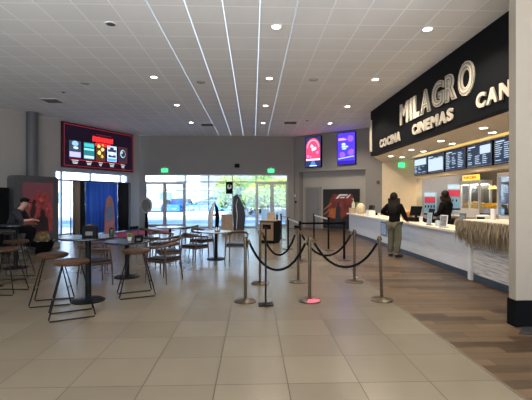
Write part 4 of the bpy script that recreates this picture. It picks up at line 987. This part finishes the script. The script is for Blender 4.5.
# ------------------------------------------------------------------ people
def figure(name, lab, loc, rz, J, cloth, hair='long', pants_m=None, top_m=None, shoe_m=None, sleeve=1.0):
    """J: joints in the person's own frame (facing +y, right = +x)."""
    t = thing(name, lab, 'person', loc, rz)
    V = []; E = []; idx = {}
    def v(k, r_, r2=None):
        p = J[k]; V.append((p[0], p[1], p[2], r_, r2 if r2 else r_)); idx[k] = len(V)-1; return idx[k]
    def e(a, b): E.append((idx[a], idx[b]))
    v('pelvis', .135, .10); v('waist', .115, .09); v('chest', .125, .09); v('upchest', .09, .07); v('neck', .052); v('head0', .068); v('head1', .088, .098); v('head2', .075, .085)
    for a, b in (('pelvis', 'waist'), ('waist', 'chest'), ('chest', 'upchest'), ('upchest', 'neck'), ('neck', 'head0'), ('head0', 'head1'), ('head1', 'head2')): e(a, b)
    for s in ('L', 'R'):
        v('sh'+s, .048); v('el'+s, .042); v('wr'+s, .027); v('pa'+s, .036, .018)
        e('upchest', 'sh'+s); e('sh'+s, 'el'+s); e('el'+s, 'wr'+s); e('wr'+s, 'pa'+s)
        v('hip'+s, .095); v('kn'+s, .06); v('an'+s, .038); v('he'+s, .036); v('to'+s, .032)
        e('pelvis', 'hip'+s); e('hip'+s, 'kn'+s); e('kn'+s, 'an'+s); e('an'+s, 'he'+s); e('he'+s, 'to'+s)
    roots = [0]
    for s in ('L', 'R'):
        w_ = Vector(J['wr'+s]); p = Vector(J['pa'+s]); d = (p-w_).normalized(); sd = d.cross(Vector((0, 0, 1)))
        sd = sd.normalized() if sd.length > .1 else Vector((0, 1, 0)); dn = sd.cross(d).normalized()
        if dn.z > 0: dn = -dn
        for k, (o_, l_) in enumerate(((-.027, .062), (-.009, .075), (.009, .07), (.027, .055))):
            a = p+sd*o_; b = a+d*l_*.55+dn*.008; c_ = b+d*l_*.4+dn*.02; i0 = len(V)
            for q_, r_ in ((a, .0095), (b, .009), (c_, .008)): V.append((*q_, r_, r_))
            E.extend([(i0, i0+1), (i0+1, i0+2)]); roots.append(i0)
        a = w_.lerp(p, .4)-sd*.024; b = a-sd*.025+d*.03; c_ = b+d*.03; i0 = len(V)
        for q_, r_ in ((a, .012), (b, .0105), (c_, .009)): V.append((*q_, r_, r_))
        E.extend([(i0, i0+1), (i0+1, i0+2)]); roots.append(i0)
    body = skin('body', V, E, M_skin, t, 2, tuple(roots))
    def sub_skin(nm, keys, links, radii, m, rt=0):
        VV = [(*J[k], *radii[k]) if isinstance(radii[k], tuple) else (*J[k], radii[k]) for k in keys]; EE = [(keys.index(a), keys.index(b)) for a, b in links]
        return skin(nm, VV, EE, m, t, 2, (rt,))
    # trousers
    ks = ['pelvis', 'hipL', 'hipR', 'knL', 'knR', 'anL', 'anR']
    sub_skin('trousers', ks, [('pelvis', 'hipL'), ('pelvis', 'hipR'), ('hipL', 'knL'), ('hipR', 'knR'), ('knL', 'anL'), ('knR', 'anR')],
             {'pelvis': (.16, .125), 'hipL': .128, 'hipR': .128, 'knL': .098, 'knR': .098, 'anL': .075, 'anR': .075}, pants_m)
    # top
    for s in ('L', 'R'): J['cu'+s] = tuple(Vector(J['el'+s]).lerp(Vector(J['wr'+s]), sleeve))
    ks = ['chest', 'pelvisT', 'waist', 'upchest', 'shL', 'shR', 'elL', 'elR', 'cuL', 'cuR', 'neckb']
    J['pelvisT'] = tuple(Vector(J['pelvis'])+Vector((0, 0, -.05))); J['neckb'] = tuple(Vector(J['upchest']).lerp(Vector(J['neck']), .55))
    sub_skin('shirt', ks, [('pelvisT', 'waist'), ('waist', 'chest'), ('chest', 'upchest'), ('upchest', 'shL'), ('upchest', 'shR'), ('shL', 'elL'), ('shR', 'elR'), ('elL', 'cuL'), ('elR', 'cuR'), ('upchest', 'neckb')],
             {'pelvisT': (.19, .155), 'waist': (.155, .125), 'chest': (.17, .125), 'upchest': (.165, .125), 'shL': .092, 'shR': .092, 'elL': .07, 'elR': .07, 'cuL': .052, 'cuR': .052, 'neckb': .085}, top_m)
    # shoes
    for s in ('L', 'R'):
        a = Vector(J['he'+s]); b = Vector(J['to'+s]); d = (b-a).normalized()
        skin('shoe', [(*(a-d*.04), .056, .055), (*a.lerp(b, .5), .058, .05), (*(b+d*.07), .048, .034)], [(0, 1), (1, 2)], shoe_m, t, 2)
    # face and hair
    h = Vector(J['head1']); fd = Vector(J.get('face', (0, 1, 0))).normalized(); sx = fd.cross(Vector((0, 0, 1))).normalized()
    m = MB(); n0 = h+fd*.088+Vector((0, 0, -.02)); m.tube([n0+Vector((0, 0, .045)), n0+fd*.012+Vector((0, 0, .01)), n0+fd*.026-Vector((0, 0, .008)), n0-Vector((0, 0, .02))], [.007, .011, .014, .008], 8)
    m.build('nose', M_skin, t, smooth=True)
    for s in (-1, 1):
        MB().ball(h+fd*.083+sx*s*.033+Vector((0, 0, .02)), (.022, .022, .014), 0, 8).build('eye', mat('eye_white', (.6, .6, .6), .3), t, smooth=True)
        MB().ball(h+sx*s*.09+Vector((0, 0, .0)), (.025, .04, .062), 0, 8).build('ear', M_skin, t, smooth=True)
    m = MB(); q_ = h+fd*.09-Vector((0, 0, .065)); m.tube([q_-sx*.025, q_+fd*.006, q_+sx*.025], [.004, .008, .004], 6); m.build('mouth', mat('lips', (.45, .14, .12), .4), t, smooth=True)
    return t, J, h, fd, sx
def hair_long(t, h, fd, sx, L=.45, sway=(0, 0)):
    sw = Vector((sway[0], sway[1], 0)); Z = Vector((0, 0, 1)); pts = [(h+Z*.055-fd*.012, .112), (h-fd*.035-Z*.03, .108), (h-fd*.06-Z*.14+sw*.2, .085), (h-fd*.10-Z*(L*.55)+sw*.5, .085), (h-fd*.12-Z*(L*.8)+sw*.8, .07), (h-fd*.12-Z*L+sw, .03)]
    m = MB(); n = 18
    for k in range(-4, 5):
        off = sx*(k*.026)
        P_ = [q + off*(1.0 if i else .4) - fd*(-.012*abs(k)*.5) for i, (q, r_) in enumerate(pts)]
        m.tube(P_[1:], [.06, .056, .058, .05, .02], 8)
    m.ball(h+Z*.025-fd*.022, (.205, .225, .25), 0, 18)
    m.build('hair', M_hair, t, smooth=True)

base = {
 'pelvis': (0, 0, .93), 'waist': (0, .01, 1.08), 'chest': (0, .01, 1.24), 'upchest': (0, 0, 1.37), 'neck': (0, .01, 1.47), 'head0': (0, .03, 1.53), 'head1': (0, .03, 1.61), 'head2': (0, .02, 1.68),
 'shL': (-.17, 0, 1.38), 'shR': (.17, 0, 1.38), 'elL': (-.22, -.03, 1.10), 'elR': (.22, -.03, 1.10), 'wrL': (-.22, .1, .88), 'wrR': (.22, .1, .88), 'paL': (-.21, .14, .80), 'paR': (.21, .14, .80),
 'hipL': (-.09, 0, .88), 'hipR': (.09, 0, .88), 'knL': (-.10, .02, .48), 'knR': (.10, .02, .48), 'anL': (-.10, 0, .09), 'anR': (.10, 0, .09),
 'heL': (-.10, 0, .045), 'heR': (.10, 0, .045), 'toL': (-.11, .15, .035), 'toR': (.11, .15, .035)}
J = dict(base)
J.update({'head0': (-.02, .03, 1.53), 'head1': (-.03, .04, 1.61), 'head2': (-.03, .03, 1.69), 'shL': (-.17, -.01, 1.38), 'elL': (-.42, .10, 1.20), 'wrL': (-.30, .30, 1.12), 'paL': (-.24, .36, 1.11),
          'elR': (.25, .08, 1.13), 'wrR': (.22, .31, .985), 'paR': (.20, .37, .965),
          'anL': (-.14, .04, .09), 'heL': (-.14, .04, .045), 'toL': (-.18, .18, .035), 'anR': (.08, -.03, .09), 'heR': (.08, -.03, .045), 'toR': (.13, .11, .035), 'face': (-.3, 1, -.1)})
t, J, h, fd, sx = figure('person', 'person in black top and khaki trousers with long dark hair standing at the counter', (3.83, 10.32, 0), R(-48), J, None,
    pants_m=mat('khaki', (.115, .105, .065), .8, var=.15), top_m=mat('black_cloth', (.006, .006, .007), .9, var=.2, spec=.08), shoe_m=mat('black_shoe', (.012, .012, .012), .4))
hair_long(t, h, fd, sx, .42, (.05, -.02))
J = dict(base)
J.update({'face': (.25, 1, -.45), 'head1': (.01, .06, 1.62), 'head2': (.0, .05, 1.70), 'elL': (-.24, .05, 1.12), 'wrL': (-.15, .28, 1.05), 'paL': (-.12, .35, 1.03), 'elR': (.24, .05, 1.12), 'wrR': (.14, .28, 1.05), 'paR': (.11, .35, 1.03)})
t, J, h, fd, sx = figure('person', 'employee in a black uniform with dark hair working behind the counter', (5.5, 10.78, .05), R(30), J, None,
    pants_m=MATS['black_cloth'], top_m=MATS['black_cloth'], shoe_m=MATS['black_shoe'])
hair_long(t, h, fd, sx, .26, (0, 0))
J = dict(base)
dz = -.11
for k in list(J): J[k] = (J[k][0], J[k][1], J[k][2]+dz)
J.update({'pelvis': (0, -.03, .86), 'waist': (0, .02, 1.0), 'chest': (0, .09, 1.14), 'upchest': (0, .14, 1.26), 'neck': (0, .20, 1.35), 'head0': (0, .25, 1.40), 'head1': (0, .28, 1.47), 'head2': (0, .26, 1.55),
          'shL': (-.18, .14, 1.26), 'shR': (.18, .14, 1.26), 'elL': (-.24, .28, 1.04), 'elR': (.24, .28, 1.04), 'wrL': (-.14, .46, 1.03), 'wrR': (.15, .46, 1.05), 'paL': (-.10, .52, 1.03), 'paR': (.11, .52, 1.06),
          'hipL': (-.1, .03, .85), 'hipR': (.1, .03, .85), 'knL': (-.12, .46, .80), 'knR': (.12, .44, .78), 'anL': (-.10, .30, .40), 'anR': (.12, .36, .37), 'heL': (-.10, .27, .34), 'heR': (.12, .33, .31), 'toL': (-.11, .42, .30), 'toR': (.13, .48, .27), 'face': (0, 1, -.35)})
t, J, h, fd, sx = figure('person', 'person in a dark grey shirt and black cap sitting on a stool at the left', (-6.03, 9.86, 0), R(-78), J, None,
    pants_m=MATS['black_cloth'], top_m=mat('charcoal_shirt', (.028, .028, .034), .9, var=.2, spec=.1), shoe_m=MATS['black_shoe'], sleeve=.3)
skin('hair', [(*(h+Vector((0, 0, .04))-fd*.02), .100, .106), (*(h-fd*.05-Vector((0, 0, .03))), .09, .07)], [(0, 1)], M_hair, t, 2)
m = MB(); q = h+fd*.1+Vector((0, 0, .055)); m.ball(h+Vector((0, 0, .075)), (.205, .215, .13), 0, 14); m.ball(q+fd*.03, (.15, .15, .02), 0, 12); m.build('cap', M_black, t, smooth=True)

# ------------------------------------------------------------------ outside
o = MB().b2(-60, 60, 21.0, 120, -.16, -.06).build('ground', mat('asphalt', (.21, .23, .26), .9, var=.12, vscale=2)); struct(o).name = 'floor'
struct(MB().b2(-60, 60, 21.0, 24.5, -.06, -.02).build('floor', mat('sidewalk', (.42, .41, .39), .9, var=.08, vscale=3)))
tag(MB().b2(-60, -.5, 33.6, 34.0, -.06, .45).build('low_wall', mat('white_wall', (.75, .73, .7), .8)), 'low white wall across the parking lot', 'wall')
tag(MB().b2(.6, 30, 27.5, 27.9, -.06, .9).build('low_wall', mat('tan_wall', (.62, .5, .38), .8)), 'low tan wall beyond the right glazed doors', 'wall')
def building(x0, x1, y, h_, lab, colr):
    t = thing('building', lab, 'building', ((x0+x1)/2, y, -.06)); w_ = (x1-x0)/2
    MB().b2(-w_, w_, 0, 8, 0, h_).build('wall', mat('bld_'+lab[:8], colr, .8, var=.05), t)
    MB().b2(-w_-.2, w_+.2, -.3, 8, h_, h_+.3).build('roof_edge', mat('roof_edge', (.6, .58, .55), .7), t)
    k = -w_+2
    while k < w_-2:
        wd = MB().b2(k, k+1.6, -.05, 0, 1.0, 2.4).build('window', mat('bld_glass', (.12, .18, .25), .2), t); k += 3.4
building(-34, -9.5, 48, 5.5, 'white low building across the lot behind the left doors', (.85, .83, .8))
building(-8.5, 12, 62, 7.0, 'pale far building behind the trees', (.15, .16, .18))
t = thing('carport', 'pale flat carport roof on thin posts over the parked cars', 'carport', (-5.6, 40, -.06))
MB().b2(-5, 5.5, -2.5, 2.5, 2.45, 2.65).build('roof', mat('carport_roof', (.55, .62, .72), .6), t)
for x in (-4.6, 0, 5.0): MB().b2(x-.06, x+.06, -2.3, -2.18, 0, 2.45).build('post', M_alu, t)
def make_car(m, lab, x, y, rz, pickup=False):
    t = thing('car', lab, 'car', (x, y, -.06), rz)
    prof = [(-2.1, .35), (-2.15, .75), (-1.9, .95), (-1.35, 1.02), (-.75, 1.45), (.75, 1.48), (1.45, 1.05), (2.1, .92), (2.15, .4)] if not pickup else [(-2.4, .4), (-2.45, 1.0), (-.4, 1.05), (-.3, 1.6), (.8, 1.62), (1.3, 1.15), (2.3, 1.05), (2.4, .45)]
    flat_y(prof, -.85, .85, 'body', m, t)
    gl_ = [(-1.2, 1.04), (-.72, 1.40), (.7, 1.42), (1.25, 1.06)] if not pickup else [(-.3, 1.12), (-.25, 1.54), (.75, 1.56), (1.15, 1.15)]
    for s in (-1, 1): flat_y(gl_, s*.86-.005, s*.86+.005, 'side_glass', mat('car_glass', (.05, .07, .09), .15), t)
    for x_ in (-1.35, 1.35):
        for s in (-1, 1): MB().tube([(x_, s*.72, .33), (x_, s*.9, .33)], .33, 18).build('wheel', M_black, t)
    return t
make_car(mat('car_silver', (.55, .57, .58), .3, metal=.5), 'silver car parked on the left beyond the glazed doors', -10.6, 28.5, R(4))
make_car(mat('car_blue', (.04, .17, .55), .3, coat=.5), 'blue pickup parked under the carport', -7.4, 39.5, R(80), True)
make_car(mat('car_sky', (.08, .30, .75), .3, coat=.5), 'bright blue car parked in the middle of the lot', -4.2, 35.6, R(4))
make_car(mat('car_white', (.8, .8, .8), .3, coat=.5), 'white car parked right of the bright blue car', -1.0, 39.6, R(86))
make_car(mat('car_slate', (.22, .30, .38), .3, coat=.5), 'grey blue car parked behind the white low wall', -9.4, 39, R(85))
# trees
random.seed(11)
def crown(blobs, n, size=.16):
    m = MB()
    for (c_, r_) in blobs:
        for k in range(n):
            d = Vector((random.gauss(0, 1), random.gauss(0, 1), random.gauss(0, 1))).normalized(); rad = r_*(random.random()**.4)
            p = Vector(c_)+Vector((d.x*rad, d.y*rad, d.z*rad*.8)); a = Vector((random.gauss(0, 1), random.gauss(0, 1), random.gauss(0, 1))).normalized()*size
            b_ = a.orthogonal().normalized()*size*.6
            m.bm.faces.new([m.bm.verts.new(p-a), m.bm.verts.new(p+b_), m.bm.verts.new(p+a), m.bm.verts.new(p-b_)])
    return m
def leaf_mat(name, colr):
    m = mat(name, colr, .6, var=.35, vscale=2.5); n = m.node_tree.nodes; l = m.node_tree.links
    b = n['Principled BSDF']; tr = n.new('ShaderNodeBsdfTranslucent'); tr.inputs[0].default_value = (colr[0]*1.4, colr[1]*1.3, colr[2]*.6, 1)
    mx = n.new('ShaderNodeMixShader'); mx.inputs[0].default_value = .4; l.new(b.outputs[0], mx.inputs[1]); l.new(tr.outputs[0], mx.inputs[2]); l.new(mx.outputs[0], n['Material Output'].inputs[0]); return m
ML = [leaf_mat('leaf_yellow', (.36, .44, .05)), leaf_mat('leaf_green', (.16, .30, .05)), leaf_mat('leaf_olive', (.24, .33, .07))]
M_bark = mat('bark', (.22, .17, .13), .9, var=.3, vscale=10)
for i, (x, y, hh, r_, mi, lab) in enumerate((
    (-3.1, 45, 5.6, 2.2, 2, 'olive tree behind the parked cars in the middle of the glazed wall'),
    (-1.7, 31.2, 4.6, 1.5, 2, 'slim olive tree behind the portrait poster'),
    (-.55, 36.5, 5.0, 1.7, 1, 'green tree behind the dark display stand, in the second row'),
    (.35, 31, 4.4, 1.5, 0, 'yellow green tree directly left of the right doors'),
    (1.45, 36, 5.0, 1.7, 1, 'green tree behind the left leaf of the right doors, second row'),
    (2.05, 31.4, 4.5, 1.5, 0, 'yellow green tree filling the right leaf of the right doors'),
    (3.6, 36, 5.0, 1.7, 2, 'olive tree at the right edge of the right doors'),
    (4.6, 31.8, 4.6, 1.7, 1, 'green tree outside, hidden by the wall right of the doors'),
    (.6, 46, 6.5, 3.0, 1, 'large far green tree beyond the others'))):
    hh *= .80; r_ *= .72
    t = thing('street_tree', lab, 'tree', (x, y, -.06), 0, 'trees outside the glazed wall')
    MB().tube([(0, 0, 0), (.05, 0, hh*.3), (-.03, .02, hh*.55), (.02, 0, hh*.8)], [.12, .09, .07, .03], 8).tube([(0, 0, hh*.4), (r_*.4, .1, hh*.62)], [.05, .02], 6).tube([(0, 0, hh*.42), (-r_*.4, -.1, hh*.65)], [.05, .02], 6).build('trunk', M_bark, t, smooth=True)
    bl = [((random.uniform(-.6, .6)*r_, random.uniform(-.5, .5)*r_, hh*.56+random.uniform(-.75, .75)*r_), r_*random.uniform(.5, .75)) for k in range(11)]
    crown(bl, 300, .13).build('foliage', ML[mi], t)

hd = crown([((x*1.1, random.uniform(-.3, .3), 1.0+random.uniform(-.2, .5)), 1.25) for x in range(-3, 13)], 420, .2)
tag(hd.build('hedge', leaf_mat('leaf_hedge', (.10, .17, .05)), None, (-1.0, 42.8, -.06)), 'dark green hedge running behind the trees', 'hedge')
